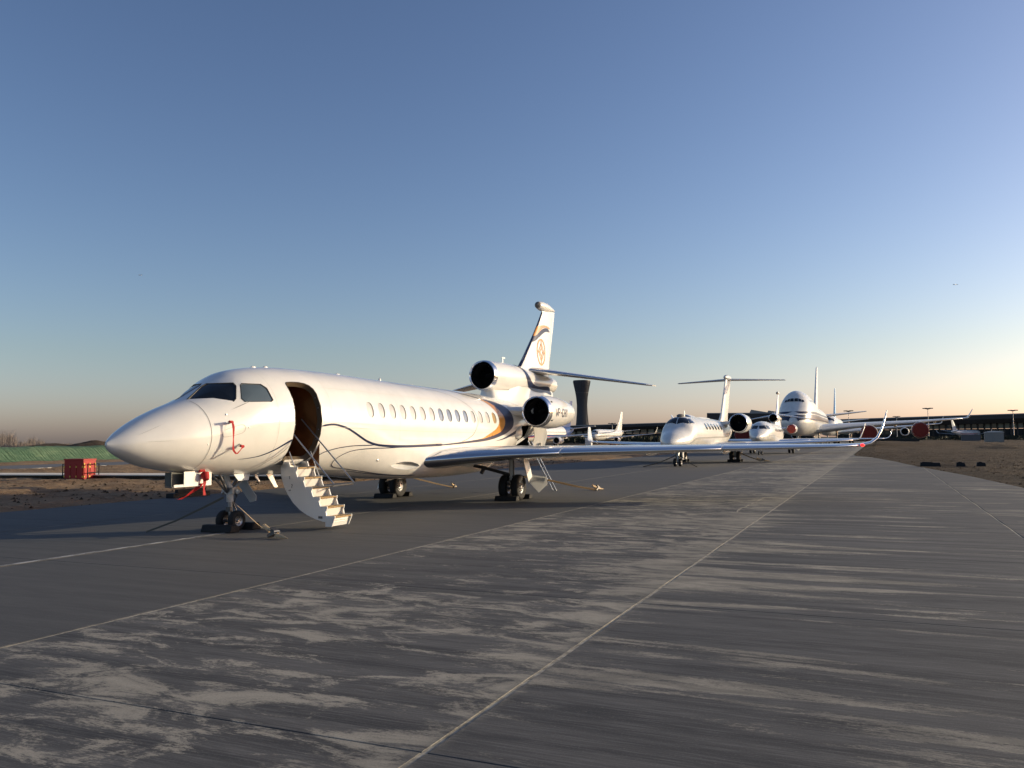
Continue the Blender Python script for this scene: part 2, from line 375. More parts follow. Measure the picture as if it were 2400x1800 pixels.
def inside(poly, x, y):
    c = False; n = len(poly)
    for i in range(n):
        x1, y1 = poly[i]; x2, y2 = poly[i - 1]
        if (y1 > y) != (y2 > y) and x < (x2 - x1) * (y - y1) / (y2 - y1) + x1: c = not c
    return c
def round_poly(pts, r, n=4):
    """round the corners of a 2D polygon"""
    out = []; N = len(pts)
    for i in range(N):
        p = Vector(pts[i]); a = Vector(pts[i - 1]) - p; b = Vector(pts[(i + 1) % N]) - p
        k = min(r, a.length * .45, b.length * .45); A = p + a.normalized() * k; B = p + b.normalized() * k
        for j in range(n + 1):
            t = j / n; out.append(tuple(A * (1 - t) ** 2 + p * 2 * t * (1 - t) + B * t * t))
    return out
RAD = 1.22 * math.pi / 180
def skin_with_holes(body, ys, nphi, holes):
    """fuselage skin: (y, phi) grid triangulated round cut-outs; holes = lists of (y, phi)"""
    H = [[(y, p * RAD) for y, p in h] for h in holes]; pts = []; edges = []
    for h in H:
        o = len(pts); pts += h; edges += [(o + i, o + (i + 1) % len(h)) for i in range(len(h))]
    box = [(min(q[0] for q in h) - .04, max(q[0] for q in h) + .04, min(q[1] for q in h) - .04, max(q[1] for q in h) + .04, np.array(h)) for h in H]
    for y in ys:
        for k in range(nphi + 1):
            v = (-180 + 360 * k / nphi) * RAD; ok = True
            for (a, b_, c, d, h) in box:
                if a < y < b_ and c < v < d:
                    if inside(h, y, v): ok = False; break
                    e = np.roll(h, -1, 0) - h; t = np.clip((((y, v) - h) * e).sum(1) / (e * e).sum(1), 0, 1)
                    if np.hypot(*((h + e * t[:, None]) - (y, v)).T).min() < .022: ok = False; break
            if ok: pts.append((y, v))
    V, E, F, *_ = delaunay_2d_cdt([Vector(p) for p in pts], edges, [], 0, 1e-6)
    fs = []
    for f in F:
        cx = sum(V[i][0] for i in f) / 3; cy = sum(V[i][1] for i in f) / 3
        if not any(a < cx < b_ and c < cy < d and inside(h, cx, cy) for (a, b_, c, d, h) in box): fs.append(tuple(f))
    b = MB(); b.add([body.pt(v[0], v[1] / RAD) for v in V], fs)
    return b
def pane(body, poly, name, mat, parent, off=-.012, n=7):
    """glazing that fills a cut-out of the fuselage, following its curve"""
    c = np.mean(np.array(poly), 0); b = MB(); rows = []
    for k in range(n):
        t = 1 - k / (n - .999); rows.append([body.at(*(c + (np.array(p) - c) * t), off) for p in poly])
    b.grid(rows, 0, True)
    return b.build(name, mat, parent)
def reveal(body, poly, depth, name, mat, parent, lip=0.0):
    b = MB(); b.grid([[body.at(*p, lip) for p in poly], [body.at(*p, -depth) for p in poly]], 0, True)
    return b.build(name, mat, parent, angle=50)

# ------------------------------------------------------------------ wings
def airfoil(n=11, tc=.12, camber=.015):
    x = .5 - .5 * np.cos(np.linspace(0, math.pi, n)); yt = 5 * tc * (.2969 * np.sqrt(x) - .126 * x - .3516 * x ** 2 + .2843 * x ** 3 - .1036 * x ** 4)
    yc = camber * 4 * x * (1 - x); return x, yc + yt, yc - yt
def wing_mesh(secs, sgn, n=11, x0=0.0, x1=1.0, off=0.0, tip=True):
    """secs: (y_le, x_span, z, chord, t/c, cant deg, twist deg) -> lofted wing part between chord fractions x0..x1"""
    rows = []
    for (y, x, z, c, tc, cant, tw) in secs:
        xs, up, lo = airfoil(40, tc); g = .5 - .5 * np.cos(np.linspace(0, math.pi, n)) if x0 == 0 and x1 == 1 else np.linspace(0, 1, n) ** (2 if x0 == 0 else 1)
        g = x0 + g * (x1 - x0); U = np.interp(g, xs, up); Lo = np.interp(g, xs, lo)
        ring = [(g[i], U[i] + off / c) for i in range(n - 1, -1, -1)] + [(g[i], Lo[i] - off / c) for i in range(1 if x0 == 0 else 0, n)]
        if off: ring = [(a - (off / c if a < .02 else 0), b) for a, b in ring]
        ca, sa = math.cos(R(cant)), math.sin(R(cant)); ct, st = math.cos(R(tw)), math.sin(R(tw)); row = []
        for a, b in ring:
            dy = a * c; dn = b * c; dy, dn = dy * ct + dn * st, -dy * st + dn * ct
            row.append((sgn * (x - dn * sa), y + dy, z + dn * ca))
        rows.append(row)
    b = MB(); b.grid(rows, 0, True)
    m = len(rows[0])
    b.f.append(tuple(range(m))); b.f.append(tuple((len(rows) - 1) * m + k for k in range(m))); b.mi += [0, 0]
    return b
def lerp_secs(secs, lo, hi, k=6):
    """resample wing sections between two span positions"""
    a = np.array(secs, float); xs = np.linspace(lo, hi, k)
    return [tuple(np.interp(x, a[:, 1], a[:, j]) if j != 1 else x for j in range(a.shape[1])) for x in xs]

def tyre_and_rim(parent, c, r, w, rim=.55, spokes=8):
    b = MB(); k = r * .2
    b.lathe(c, (1, 0, 0), [(-w * .42, r * rim), (-w / 2, r * .78), (-w * .47, r * .92), (-w * .3, r), (0, r * 1.01), (w * .3, r), (w * .47, r * .92), (w / 2, r * .78), (w * .42, r * rim)], 28)
    b.build('tyre', M['rubber'], parent, angle=60)
    h = MB()
    h.lathe(c, (1, 0, 0), [(-w * .40, .01), (-w * .40, r * rim), (w * .40, r * rim), (w * .30, r * rim * .86), (w * .22, r * rim * .35), (w * .42, r * rim * .25), (w * .42, .01)], 24)
    for i in range(spokes):
        a = 2 * math.pi * i / spokes
        h.box((c[0] + w * .33, c[1] + math.cos(a) * r * rim * .6, c[2] + math.sin(a) * r * rim * .6), (w * .12, r * .09, r * .09), 0, 1)
    h.build('wheel_rim', [M['steel'], M['darksteel']], parent)

def nacelle(parent, c, prof_out, r_in, lip, name='engine', mat='white', lipmat='chrome', cover=None, tilt=0.0, fan=True, nseg=40):
    """engine pod: outer shell, polished lip, dark duct, fan; axis runs aft along +y"""
    ax = Vector((0, 1, -tilt)).normalized(); c = Vector(c)
    rl = np.interp(lip, [p[0] for p in prof_out], [p[1] for p in prof_out])
    b = MB(); b.lathe(c, ax, [(lip, rl - .02), (lip, rl)] + [p for p in prof_out if p[0] > lip + .01] + [(prof_out[-1][0] - .05, prof_out[-1][1] * .8)], nseg)
    e = b.build(name, M[mat], parent)
    rl = np.interp(lip, [p[0] for p in prof_out], [p[1] for p in prof_out]); r0 = prof_out[0][1]
    l = MB(); l.lathe(c, ax, [(lip, rl + .003), (lip * .55, np.interp(lip * .55, [p[0] for p in prof_out], [p[1] for p in prof_out]) + .003), (lip * .2, r0 + (rl - r0) * .42), (lip * .04, r0 + .004), (0, r0 - .012), (.03, r0 - .035), (lip * .4, r_in + .01), (lip, r_in)], nseg)
    l.build('intake_lip', M[lipmat], e)
    d = MB(); d.lathe(c, ax, [(lip, r_in), (lip + .25, r_in * .97), (lip + .9, r_in * .95), (lip + .9, .001)], nseg)
    d.build('intake_duct', M['black'], e)
    if fan and not cover:
        f = MB(); f.lathe(c, ax, [(lip + .12, .005), (lip + .25, r_in * .16), (lip + .5, r_in * .28)], 16)
        for k in range(22):
            a = 2 * math.pi * k / 22; u = Vector((math.cos(a), 0, math.sin(a))); v = Vector((-math.sin(a), 0, math.cos(a)))
            p = c + ax * (lip + .42)
            f.add([p + u * r_in * .25 - v * .02, p + u * r_in * .95 - v * .055 + ax * .04, p + u * r_in * .95 + v * .055 + ax * .14, p + u * r_in * .25 + v * .02 + ax * .1], [(0, 1, 2, 3)])
        f.build('fan', M['darksteel'], e)
    x = MB(); xe = prof_out[-1]; x.lathe(c, ax, [(xe[0] - .4, xe[1] * .5), (xe[0], xe[1] * .45), (xe[0] + .45, .02)], 20); x.build('exhaust_cone', M['darksteel'], e)
    if cover:
        k = MB(); k.lathe(c, ax, [(-.05, .001), (-.06, r0 * .6), (-.03, r0 * .93), (.02, r0 * 1.015), (lip * .5, rl * 1.01), (lip * .8, rl * 1.012)], nseg); k.build('intake_cover', M[cover], e)
    return e

# ------------------------------------------------------------------ trijet (foreground aircraft and the one parked third in line)
JK = [(0, 1.925, 1.84, 0.035, 1.883), (0.08, 1.995, 1.765, 0.11, 1.88), (0.3, 2.145, 1.653, 0.3, 1.899), (0.7, 2.367, 1.487, 0.51, 1.927), (1.2, 2.579, 1.377, 0.72, 1.978), (1.8, 2.8, 1.294, 0.87, 2.047), (2.4, 3.146, 1.235, 1.0, 2.191), (2.9, 3.42, 1.2, 1.09, 2.31), (3.4, 3.532, 1.177, 1.15, 2.354), (4.0, 3.605, 1.16, 1.2, 2.382), (4.8, 3.644, 1.135, 1.24, 2.389), (6, 3.653, 1.08, 1.25, 2.381), (8, 3.622, 0.9, 1.25, 2.361), (10, 3.588, 0.8, 1.25, 2.344), (12, 3.56, 0.765, 1.25, 2.33), (14, 3.54, 0.8, 1.25, 2.33), (16, 3.45, 1.15, 1.2, 2.4), (18.5, 3.3, 1.8, 0.95, 2.55), (21.5, 3.1, 2.4, 0.45, 2.75), (22.4, 3.05, 2.7, 0.2, 2.875)]   # aft, top, bottom, half width, height of the widest line
def _sm(x, a, b): t = min(1, max(0, (x - a) / (b - a))); return t * t * (3 - 2 * t)
def jbump(y, phi):
    a = abs((phi + 180) % 360 - 180); k = _sm(a, 88, 112)
    if k == 0 or y < 6.3 or y > 16.2: return 1.0
    e = 2 + 2.0 * _sm(y, 6.3, 9.0) * (1 - _sm(y, 13.6, 16.2)); q = math.radians(a)
    return 1 + ((abs(math.sin(q)) ** e + abs(math.cos(q)) ** e) ** (-1 / e) - 1) * k
JB = Body(JK, jbump)
DOOR = round_poly([(3.93, 47), (4.55, 46), (4.79, 62), (4.79, 120), (4.77, 137), (3.92, 137)], .25)
DOOR = [(3.93, 49.5), (3.96, 47.3), (4.02, 46.4), (4.20, 46.0), (4.40, 46.4), (4.56, 47.8), (4.68, 50.5), (4.755, 55), (4.785, 61), (4.79, 75), (4.79, 90), (4.785, 105), (4.78, 120), (4.77, 130), (4.73, 135), (4.66, 137), (4.3, 137), (3.92, 137), (3.92, 125), (3.92, 110), (3.92, 95), (3.92, 80), (3.925, 65), (3.925, 55)]
CABWIN = []
for i in range(15):
    y0 = 6.83 + .53 * i; CABWIN.append([(y0 + .145 * math.copysign(abs(math.cos(a)) ** .8, math.cos(a)), 75.3 + 9.2 * math.copysign(abs(math.sin(a)) ** .8, math.sin(a))) for a in np.linspace(0, 2 * math.pi, 25)[:-1]])
SIDE1 = round_poly([(1.80, 7.5), (2.30, 3.2), (2.62, 26), (2.66, 36), (2.47, 52), (2.38, 54), (2.05, 34)], .05)
SIDE1 = round_poly([(1.80, 11), (2.30, 2.5), (2.40, 4.5), (2.655, 31), (2.645, 37), (2.47, 51.5), (2.39, 53.5)], .06)
SIDE2 = round_poly([(2.742, 39.7), (2.80, 38.5), (3.20, 46.0), (3.29, 52), (3.318, 66.6), (3.25, 68.3), (2.623, 61), (2.584, 55.5)], .05)
BAG = round_poly([(16.75, 92), (18.15, 94), (18.25, 136), (17.0, 136)], .06)
SCOOP = round_poly([(8.0, 131.5), (8.24, 127.9), (8.56, 126.1), (8.93, 126.0), (9.3, 127.9), (9.42, 129.8), (9.3, 131.6), (9.0, 133.4), (8.7, 134.2), (8.35, 133.9), (8.1, 133)], .1, 3)
JWING = [(9.50, 1.00, 1.31, 5.95, .105, 3, 0), (10.78, 2.9, 1.45, 4.62, .092, 3, 0), (11.88, 4.6, 1.51, 3.55, .085, 3, 0), (14.55, 8.7, 1.57, 2.4, .082, 2, 0), (16.70, 12.0, 1.605, 1.5, .08, 3, 0),
         (17.05, 12.45, 1.63, 1.32, .08, 10, 0), (17.30, 12.72, 1.70, 1.2, .08, 28, 0), (17.58, 12.92, 1.86, 1.08, .08, 52, 0), (17.95, 13.06, 2.15, .9, .08, 70, 0), (18.35, 13.16, 2.5, .68, .08, 76, 0), (18.62, 13.22, 2.74, .5, .08, 77, 0)]

def ring_stroke(fn, pts, w, closed=False):
    """flat ribbon along 2D pts, mapped to 3D with fn"""
    b = MB(); n = len(pts); rows = []
    for i in range(n):
        p = Vector(pts[i]); a = Vector(pts[(i - 1) % n] if closed or i else pts[i]); c = Vector(pts[(i + 1) % n] if closed or i < n - 1 else pts[i])
        t = (c - a).normalized(); nn = Vector((-t.y, t.x)) * w / 2
        rows.append([fn(*(p - nn)), fn(*(p + nn))])
    if closed: rows.append(rows[0])
    return b.grid(rows)
LETTERS = {'V': [[(0, 1), (.35, 0), (.7, 1)]], 'P': [[(0, 0), (0, 1), (.4, 1), (.58, .92), (.62, .76), (.58, .6), (.4, .5), (0, .5)]], '-': [[(.05, .48), (.5, .48)]],
           'C': [[(.6, .8), (.48, .96), (.3, 1), (.1, .92), (0, .7), (0, .3), (.1, .08), (.3, 0), (.48, .04), (.6, .2)]], 'H': [[(0, 0), (0, 1)], [(.6, 0), (.6, 1)], [(0, .5), (.6, .5)]],
           'Y': [[(0, 1), (.32, .5), (.64, 1)], [(.32, .5), (.32, 0)]], '1': [[(0, .8), (.2, 1), (.2, 0)]], '2': [[(0, .8), (.15, 1), (.45, .95), (.5, .7), (0, 0), (.5, 0)]]}

def build_trijet(root, livery=True):
    wm = M['white'] if livery else M['white2']
    b0 = JB
    holes = [SIDE1, SIDE2, [(y, -p) for y, p in SIDE1][::-1], [(y, -p) for y, p in SIDE2][::-1]]
    if livery: holes += [DOOR, BAG, SCOOP] + CABWIN
    ys = sorted(set([0, .03, .08, .16, .26, .4, .55] + list(np.round(np.arange(.7, 16.4, .2), 3)) + list(np.arange(16.6, 22.4, .35)) + [22.4]))
    sk = skin_with_holes(b0, ys, 72, holes)
    tip = MB(); tip.ball((0, .03, 1.885), 1, 16, sc=(.045, .035, .052)); tip.build('nose_tip', wm, root)
    fu = sk.build('fuselage', wm, root, angle=40)
    m = bmesh.new(); m.from_mesh(fu.data); bmesh.ops.remove_doubles(m, verts=m.verts, dist=1e-4); bmesh.ops.recalc_face_normals(m, faces=m.faces); m.to_mesh(fu.data); m.free()
    fu.data.polygons.foreach_set('use_smooth', [True] * len(fu.data.polygons)); fu.data.set_sharp_from_angle(angle=R(50))
    # cockpit glazing
    for sg in (1, -1):
        for poly, mt in ((SIDE1, 'glass'), (SIDE2, 'glass2' if sg == 1 else 'glass')):
            pl = [(y, p * sg) for y, p in poly]
            w = pane(b0, pl, 'cockpit_window', M[mt], root, -.014)
            reveal(b0, pl, .02, 'window_frame', M['seam'], w, .002)
            cc = np.mean(np.array(pl), 0)
            bb = MB(); bb.grid([[b0.at(*p, .003) for p in pl], [b0.at(*(cc + (np.array(p) - cc) * 1.055), .0035) for p in pl]], 0, True); bb.build('window_seal', M['black'], w)
    # wings
    for sg in (1, -1):
        wg = wing_mesh(JWING, sg, 13).build('wing', wm, root, angle=50)
        for lo, hi in ((1.02, 4.42), (4.47, 8.6), (8.65, 12.35)):
            wing_mesh(lerp_secs(JWING, lo, hi), sg, 9, 0, .078, .007).build('slat', M['chrome'], wg, angle=60)
        wing_mesh(lerp_secs(JWING, 12.42, 13.2, 12), sg, 6, 0, .09, .004).build('winglet_edge', M['chrome'], wg, angle=60)
        for lo, hi in ((1.5, 4.5), (4.6, 8.9)):
            wing_mesh(lerp_secs(JWING, lo, hi), sg, 5, .74, .995, .012).build('flap', wm, wg, angle=50)
        for x, l in ((3.1, 2.2), (6.2, 1.7), (8.4, 1.3)):
            yl = np.interp(x, [s[1] for s in JWING], [s[0] + s[3] for s in JWING]); z = np.interp(x, [s[1] for s in JWING], [s[2] for s in JWING])
            f = MB(); f.lathe((sg * x, yl - l * .7, z - .13), (0, 1, .06), [(0, .01), (l * .15, .07), (l * .45, .11), (l * .75, .09), (l, .015)], 12); f.build('flap_fairing', wm, wg)
        q = MB(); q.ball((sg * 12.47, 17.10, 1.635), .075, 10, sc=(1, 1.3, .6)); q.build('navigation_light', M['redlamp'] if sg == 1 and livery else M['lens'], wg)
        for x in (9.6, 10.6, 11.8):
            yl = np.interp(x, [s[1] for s in JWING], [s[0] + s[3] for s in JWING]); MB().box((sg * x, yl + .05, 1.56), (.012, .14, .012)).build('static_wick', M['black'], wg)
    # centre engine on its duct, with fin and tailplane
    PC = [(0, .51), (.08, .535), (.2, .55), (.5, .565), (1.2, .58), (2.6, .575), (3.4, .53), (4.3, .47), (5.5, .41), (6.8, .33)]
    ec = nacelle(root, (0, 15.8, 4.22), PC, .43, .22, mat='white' if livery else 'white2', cover=None)
    db = MB(); rows = []
    for y, w, zt in ((16.15, .20, 3.70), (16.3, .30, 3.71), (16.8, .40, 3.72), (17.3, .45, 3.74), (18, .50, 4.2), (19.2, .46, 4.2), (20.5, .38, 4.1), (21.8, .30, 4.0), (22.4, .22, 3.9)):
        zb = float(pchip([k[0] for k in JK], [k[1] for k in JK], y)) - .30
        rows.append([(w * 1.7 * x, y, zb + (zt - zb) * t) for x, t in ((1, 0), (.74, .2), (.62, .45), (.59, .75), (.5, 1))] + [(-w * 1.7 * x, y, zb + (zt - zb) * t) for x, t in ((.5, 1), (.59, .75), (.62, .45), (.74, .2), (1, 0))])
    db.grid(rows, 0, True); db.f.append(tuple(range(10))); db.f.append(tuple(80 + k for k in range(10))); db.mi += [0, 0]
    duct_ob = db.build('duct_fairing', wm, root, angle=60)
    FIN = [(18.0, 0, 3.7, 4.35, .09), (18.35, 0, 4.3, 4.05, .09), (18.85, 0, 4.62, 3.6, .09), (19.19, 0, 4.82, 3.24, .09), (19.85, 0, 5.42, 2.77, .088), (20.48, 0, 6.01, 2.32, .086), (21.02, 0, 6.54, 1.95, .085), (21.69, 0, 7.3, 1.51, .085), (21.75, 0, 7.48, 1.5, .085)]
    FS = [(y, x, z, c, tc, 90, 0) for y, x, z, c, tc in FIN]
    def fin_mesh(secs, x0, x1, off, n):
        rows = []
        for (y, x, z, c, tc, *_ ) in secs:
            xs, up, lo = airfoil(40, tc, 0); g = (.5 - .5 * np.cos(np.linspace(0, math.pi, n))) if x1 - x0 == 1 else np.linspace(x0, x1, n)
            U = np.interp(g, xs, up) * c + off
            rows.append([(U[i], y + g[i] * c - (off if g[i] < .01 else 0), z) for i in range(n - 1, -1, -1)] + [(-U[i], y + g[i] * c, z) for i in range(1, n)])
        b = MB(); b.grid(rows, 0, True); k = len(rows[0]); b.f.append(tuple(range(k))); b.f.append(tuple((len(rows) - 1) * k + i for i in range(k))); b.mi += [0, 0]
        return b
    fin = fin_mesh(FS, 0, 1, 0, 33).build('tail_fin', wm, root, angle=50)
    up = [(np.interp(z, [f[2] for f in FIN], [f[0] for f in FIN]), 0, z, np.interp(z, [f[2] for f in FIN], [f[3] for f in FIN]), .088, 90, 0) for z in np.linspace(4.78, 7.3, 9)]
    fin_mesh(up, 0, .035, .005, 4).build('fin_leading_edge', M['navy'] if livery else M['chrome'], fin, angle=60)
    bl = MB(); bl.lathe((0, 21.12, 7.55), (0, 1, .0), [(0, .01), (.06, .09), (.2, .155), (.5, .20), (.9, .20), (1.4, .15), (1.9, .07), (2.16, .015)], 20)
    bl.build('fin_tip_fairing', wm, fin)
    bl = MB(); bl.lathe((0, 21.11, 7.55), (0, 1, .0), [(0, .012), (.06, .094), (.16, .14)], 20); bl.build('tip_light', M['seam'], fin)
    tv, tf = [], []
    for ob in (fin, ec, root.children[-1] if False else duct_ob):
        o = len(tv); tv += [v.co.copy() for v in ob.data.vertices]; tf += [tuple(i + o for i in p.vertices) for p in ob.data.polygons]
    tail_bvh = BVHTree.FromPolygons(tv, tf)
    def finp(y, z, off=.006):
        h, nn, *_ = tail_bvh.ray_cast(Vector((3, y, z)), Vector((-1, 0, 0)), 3.2)
        if h is not None and h.x > 0: return h + (nn if nn.x > 0 else -nn) * .012
        y = max(y, float(np.interp(z, [f[2] for f in FIN], [f[0] for f in FIN])) + .01)
        c = np.interp(z, [f[2] for f in FIN], [f[3] for f in FIN]); y0 = np.interp(z, [f[2] for f in FIN], [f[0] for f in FIN]); tc = np.interp(z, [f[2] for f in FIN], [f[4] for f in FIN])
        xs, u, l = airfoil(40, tc, 0); return Vector((float(np.interp((y - y0) / c, xs, u)) * c + off, y, z))
    ring_stroke(lambda a, b: finp(a, b, .004), [(22.02, 4.55), (22.75, 7.2)], .018).build('rudder_seam', M['seam'], fin)
    for sg in (1, -1):
        st = wing_mesh([(19.85, .10, 4.70, 2.75, .10, -8, 0), (20.3, 1.0, 4.57, 2.35, .09, -8, 0), (21.75, 4.45, 4.06, 1.02, .085, -8, 0), (21.95, 4.66, 4.03, .75, .07, -8, 0)], sg, 11).build('tailplane', wm, root, angle=50)
        wing_mesh([(19.85, .2, 4.69, 2.7, .10, -8, 0), (21.74, 4.45, 4.06, 1.02, .085, -8, 0)], sg, 6, 0, .06, .004).build('tailplane_edge', M['chrome'], st, angle=60)
        f = MB(); f.lathe((sg * .16, 21.3, 4.32), (0, 1, 0), [(0, .02), (.25, .11), (.8, .16), (1.2, .14), (1.5, .05)], 12); f.build('tailplane_fairing', wm, st)
    # side engines
    PS = [(0, .505), (.08, .535), (.22, .555), (.7, .585), (1.2, .59), (1.8, .56), (2.4, .495), (2.95, .405)]
    for sg in (1, -1):
        c = (sg * 2.1, 15.7, 2.87)
        e = nacelle(root, c, PS, .425, .24, mat='white' if livery else 'white2', cover=None if livery else 'coverbright')
        py = MB(); rows = []
        for x in (.7, 1.0, 1.35, 1.75):
            yl = 15.55 + (x - .7) * .75; rows.append([(sg * x, yl + a, 2.93 + (x - .7) * -.02 + h) for a, h in ((0, 0), (.12, .12), (.6, .17), (1.9, .15), (2.8, .02), (1.9, -.15), (.6, -.17), (.12, -.12))])
        py.grid(rows, 0, True); py.build('engine_pylon', wm, root, angle=50)
        if livery and sg == 1:
            def nac(y, z, off=.005):
                r = float(np.interp(y - c[1], [p[0] for p in PS], [p[1] for p in PS])) + off; dz = z - c[2]; return Vector((c[0] + math.sqrt(max(r * r - dz * dz, 0)), y, z))
            x = 16.22; tb = MB()
            for ch in 'VP-CHY':
                for ln in LETTERS[ch]:
                    pts = [(x + px * .25, 2.70 + pz * .275) for px, pz in ln]; dn = []
                    for a, d in zip(pts, pts[1:]): dn += [tuple(np.array(a) + (np.array(d) - np.array(a)) * t) for t in np.linspace(0, 1, 5)[:-1]]
                    dn.append(pts[-1]); q = ring_stroke(lambda a, d: nac(a, d), dn, .042); tb.add(q.v, q.f)
                x += (.66 if ch == '-' else .86) * .25
            tb.build('registration_letters', M['navy'], e)
            for y, z in ((16.0, 2.55), (16.02, 3.2)): ring_stroke(nac, [(y, z), (y + .14, z + .015)], .05).build('nacelle_vent', M['black'], e)
    # landing gear
    ng = MB(); ng.tube([(0, 3.2, .95), (0, 3.22, .62)], .075, 14).tube([(0, 3.22, .64), (0, 3.24, .20)], .05, 12, 1).tube([(0, 3.05, 1.3), (0, 3.2, .9)], .06, 10)
    ng.tube([(-.13, 2.72, 1.28), (0, 3.16, .80)], .03, 8, 1).tube([(.13, 2.72, 1.28), (0, 3.16, .80)], .03, 8, 1).tube([(.12, 3.62, 1.2), (0, 3.22, .84)], .035, 8, 1).tube([(-.12, 3.62, 1.2), (0, 3.22, .84)], .035, 8, 1)
    ng.tube([(-.2, 3.24, .20), (.2, 3.24, .20)], .04, 10, 1).box((0, 3.2, .86), (.3, .16, .14), 0, 1).box((0, 3.18, .46), (.12, .06, .1), 0, 2)
    ng.tube([(0, 3.28, .62), (0, 3.40, .44), (0, 3.28, .27)], .022, 6, 1)
    for k in range(9): ng.ball((random.uniform(-.16, .16), 3.2 + random.uniform(-.1, .12), random.uniform(.74, .96)), random.uniform(.02, .045), 8, random.choice((1, 2)))
    for k in range(5): ng.tube([(random.uniform(-.1, .1), 3.18, .95), (random.uniform(-.12, .12), 3.32, .75), (random.uniform(-.06, .06), 3.29, .5)], .009, 5, 2)
    g = ng.build('nose_gear', [M['lightgrey'], M['steel'], M['darksteel']], root)
    for x in (-.17, .17): tyre_and_rim(g, (x, 3.24, .215), .215, .15, .55, 6)
    q = MB(); q.lathe((.2, 3.24, .84), (.2, -1, 0), [(-.06, .02), (-.03, .05), (.03, .055), (.035, .05)], 12); q.lathe((.2, 3.24, .84), (.2, -1, 0), [(.034, .05), (.036, .001)], 12, 1); q.build('landing_light', [M['steel'], M['lens']], g)
    d = MB(); d.prism([(-.12, 3.62, 1.2), (.06, 3.62, 1.2), (.13, 3.62, .98), (.32, 3.66, .72), (.31, 3.66, .61), (.16, 3.66, .575), (-.02, 3.64, .80), (-.15, 3.62, .96)], (0, .03, 0)); d.build('nose_gear_door', M['grey'], g)
    d = MB(); d.prism([(.27, 3.0, 1.22), (.27, 3.5, 1.22), (.31, 3.42, 1.08), (.31, 3.1, 1.08)], (.02, 0, 0)); d.build('nose_gear_door', M['lightgrey'], g)
    MB().box((0, 3.35, 1.28), (.42, .85, .12)).build('gear_bay', M['black'], g)
    for sg in (1, -1):
        mg = MB(); X = sg * 2.22
        mg.tube([(X, 13.35, 1.35), (X, 13.35, .62)], .085, 14).tube([(X, 13.35, .66), (X, 13.4, .38)], .055, 12, 1).tube([(X - .28, 13.4, .37), (X + .28, 13.4, .37)], .05, 10, 1)
        mg.tube([(sg * .95, 12.9, 1.12), (sg * 1.45, 13.1, 1.0), (X, 13.32, .78)], [.05, .055, .05], 8, 2).box((sg * 1.35, 13.05, .93), (.1, .08, .22), 0, 2, 0, .5)
        mg.tube([(X, 13.48, .72), (X + .02, 13.66, .55), (X, 13.48, .4)], .03, 6, 1).tube([(X + .1, 13.3, 1.25), (X + .1, 13.3, .45)], .02, 6, 2)
        for k in range(7): mg.ball((X + random.uniform(-.12, .12), 13.3 + random.uniform(-.12, .1), random.uniform(.4, .8)), random.uniform(.025, .05), 8, random.choice((1, 2)))
        gm = mg.build('main_gear', [M['lightgrey'], M['steel'], M['darksteel']], root)
        for x in (-.21, .21): tyre_and_rim(gm, (X + x, 13.4, .40), .40, .25, .52, 12)
        # folded leg door with a hinged lower flap
        d = MB(); d.prism([(X + sg * .34, 13.42, 1.30), (X + sg * .34, 13.85, 1.30), (X + sg * .46, 13.95, .62), (X + sg * .46, 13.62, .50)], (sg * .03, 0, 0)); d.build('main_gear_door', M['lightgrey'], gm)
        d = MB(); d.prism([(X + sg * .47, 13.62, .56), (X + sg * .47, 13.98, .72), (X + sg * .88, 14.15, .66), (X + sg * .95, 14.02, .46), (X + sg * .80, 13.66, .22)], (sg * .0, .02, .035)); d.build('gear_door_flap', M['lightgrey'], gm)
    # inboard gear door, starboard side, hanging
    for sg in (-1,):
        d = MB(); d.prism([(sg * .75, 11.6, 1.12), (sg * .75, 12.75, 1.12), (sg * 1.15, 12.6, .80), (sg * 1.35, 11.7, .62), (sg * 1.2, 11.3, .62)], (.02, 0, .025)); d.build('gear_bay_door', M['lightgrey'], root)
    # crown and belly antennas
    for y, l, h in ((3.9, .16, .035), (4.31, .16, .035), (7.13, .22, .045), (9.14, .10, .10), (10.9, .24, .03), (12.6, .2, .03)):
        p = b0.pt(y, 0); a = MB(); a.ball((0, y, p.z), 1, 10, sc=(.045, l / 2, h)); a.build('antenna', wm, root)
    a = MB(); a.prism([(-.01, 17.55, 4.76), (-.01, 17.7, 4.76), (-.01, 17.66, 4.98), (-.01, 17.85, 4.98), (-.01, 17.85, 5.03), (-.01, 17.58, 5.03)], (.02, 0, 0)); a.build('mast_antenna', wm, root)
    for x, y, z, s in ((.15, 4.28, 1.2, 1), (.05, 3.95, 1.17, .45)):
        a = MB(); a.prism([(x - .02, y - .1 * s, z), (x - .02, y + .1 * s, z), (x, y + .30 * s, z - .34 * s), (x, y + .18 * s, z - .34 * s)], (.025, 0, 0)); a.box((x, y, z + .0), (.12 * s, .34 * s, .03)); a.build('blade_antenna', wm, root)
    if not livery:
        for sg in (1, -1):
            for h in CABWIN[::1]:
                w = MB(); c = np.mean(np.array(h), 0); w.grid([[b0.at(*(c + (np.array(p) - c) * t), .006) for p in h[::2]] for t in (1, .05)], 0, True)
                w.v = [(v[0] * sg, v[1], v[2]) for v in w.v]; w.build('cabin_window', M['farglass'], root)
        stroke(b0, [(2.2, 104), (6, 104), (15, 108)], .05, .05, 'stripe', M['grey'], root)
        return
    # ---- details only seen on the near aircraft
    for i, h in enumerate(CABWIN):
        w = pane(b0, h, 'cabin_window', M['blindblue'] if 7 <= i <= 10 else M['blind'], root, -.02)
        rv = reveal(b0, h, .028, 'window_frame', M['lightgrey'], w)
        if i == 14: w.data.materials[0] = M['tread']
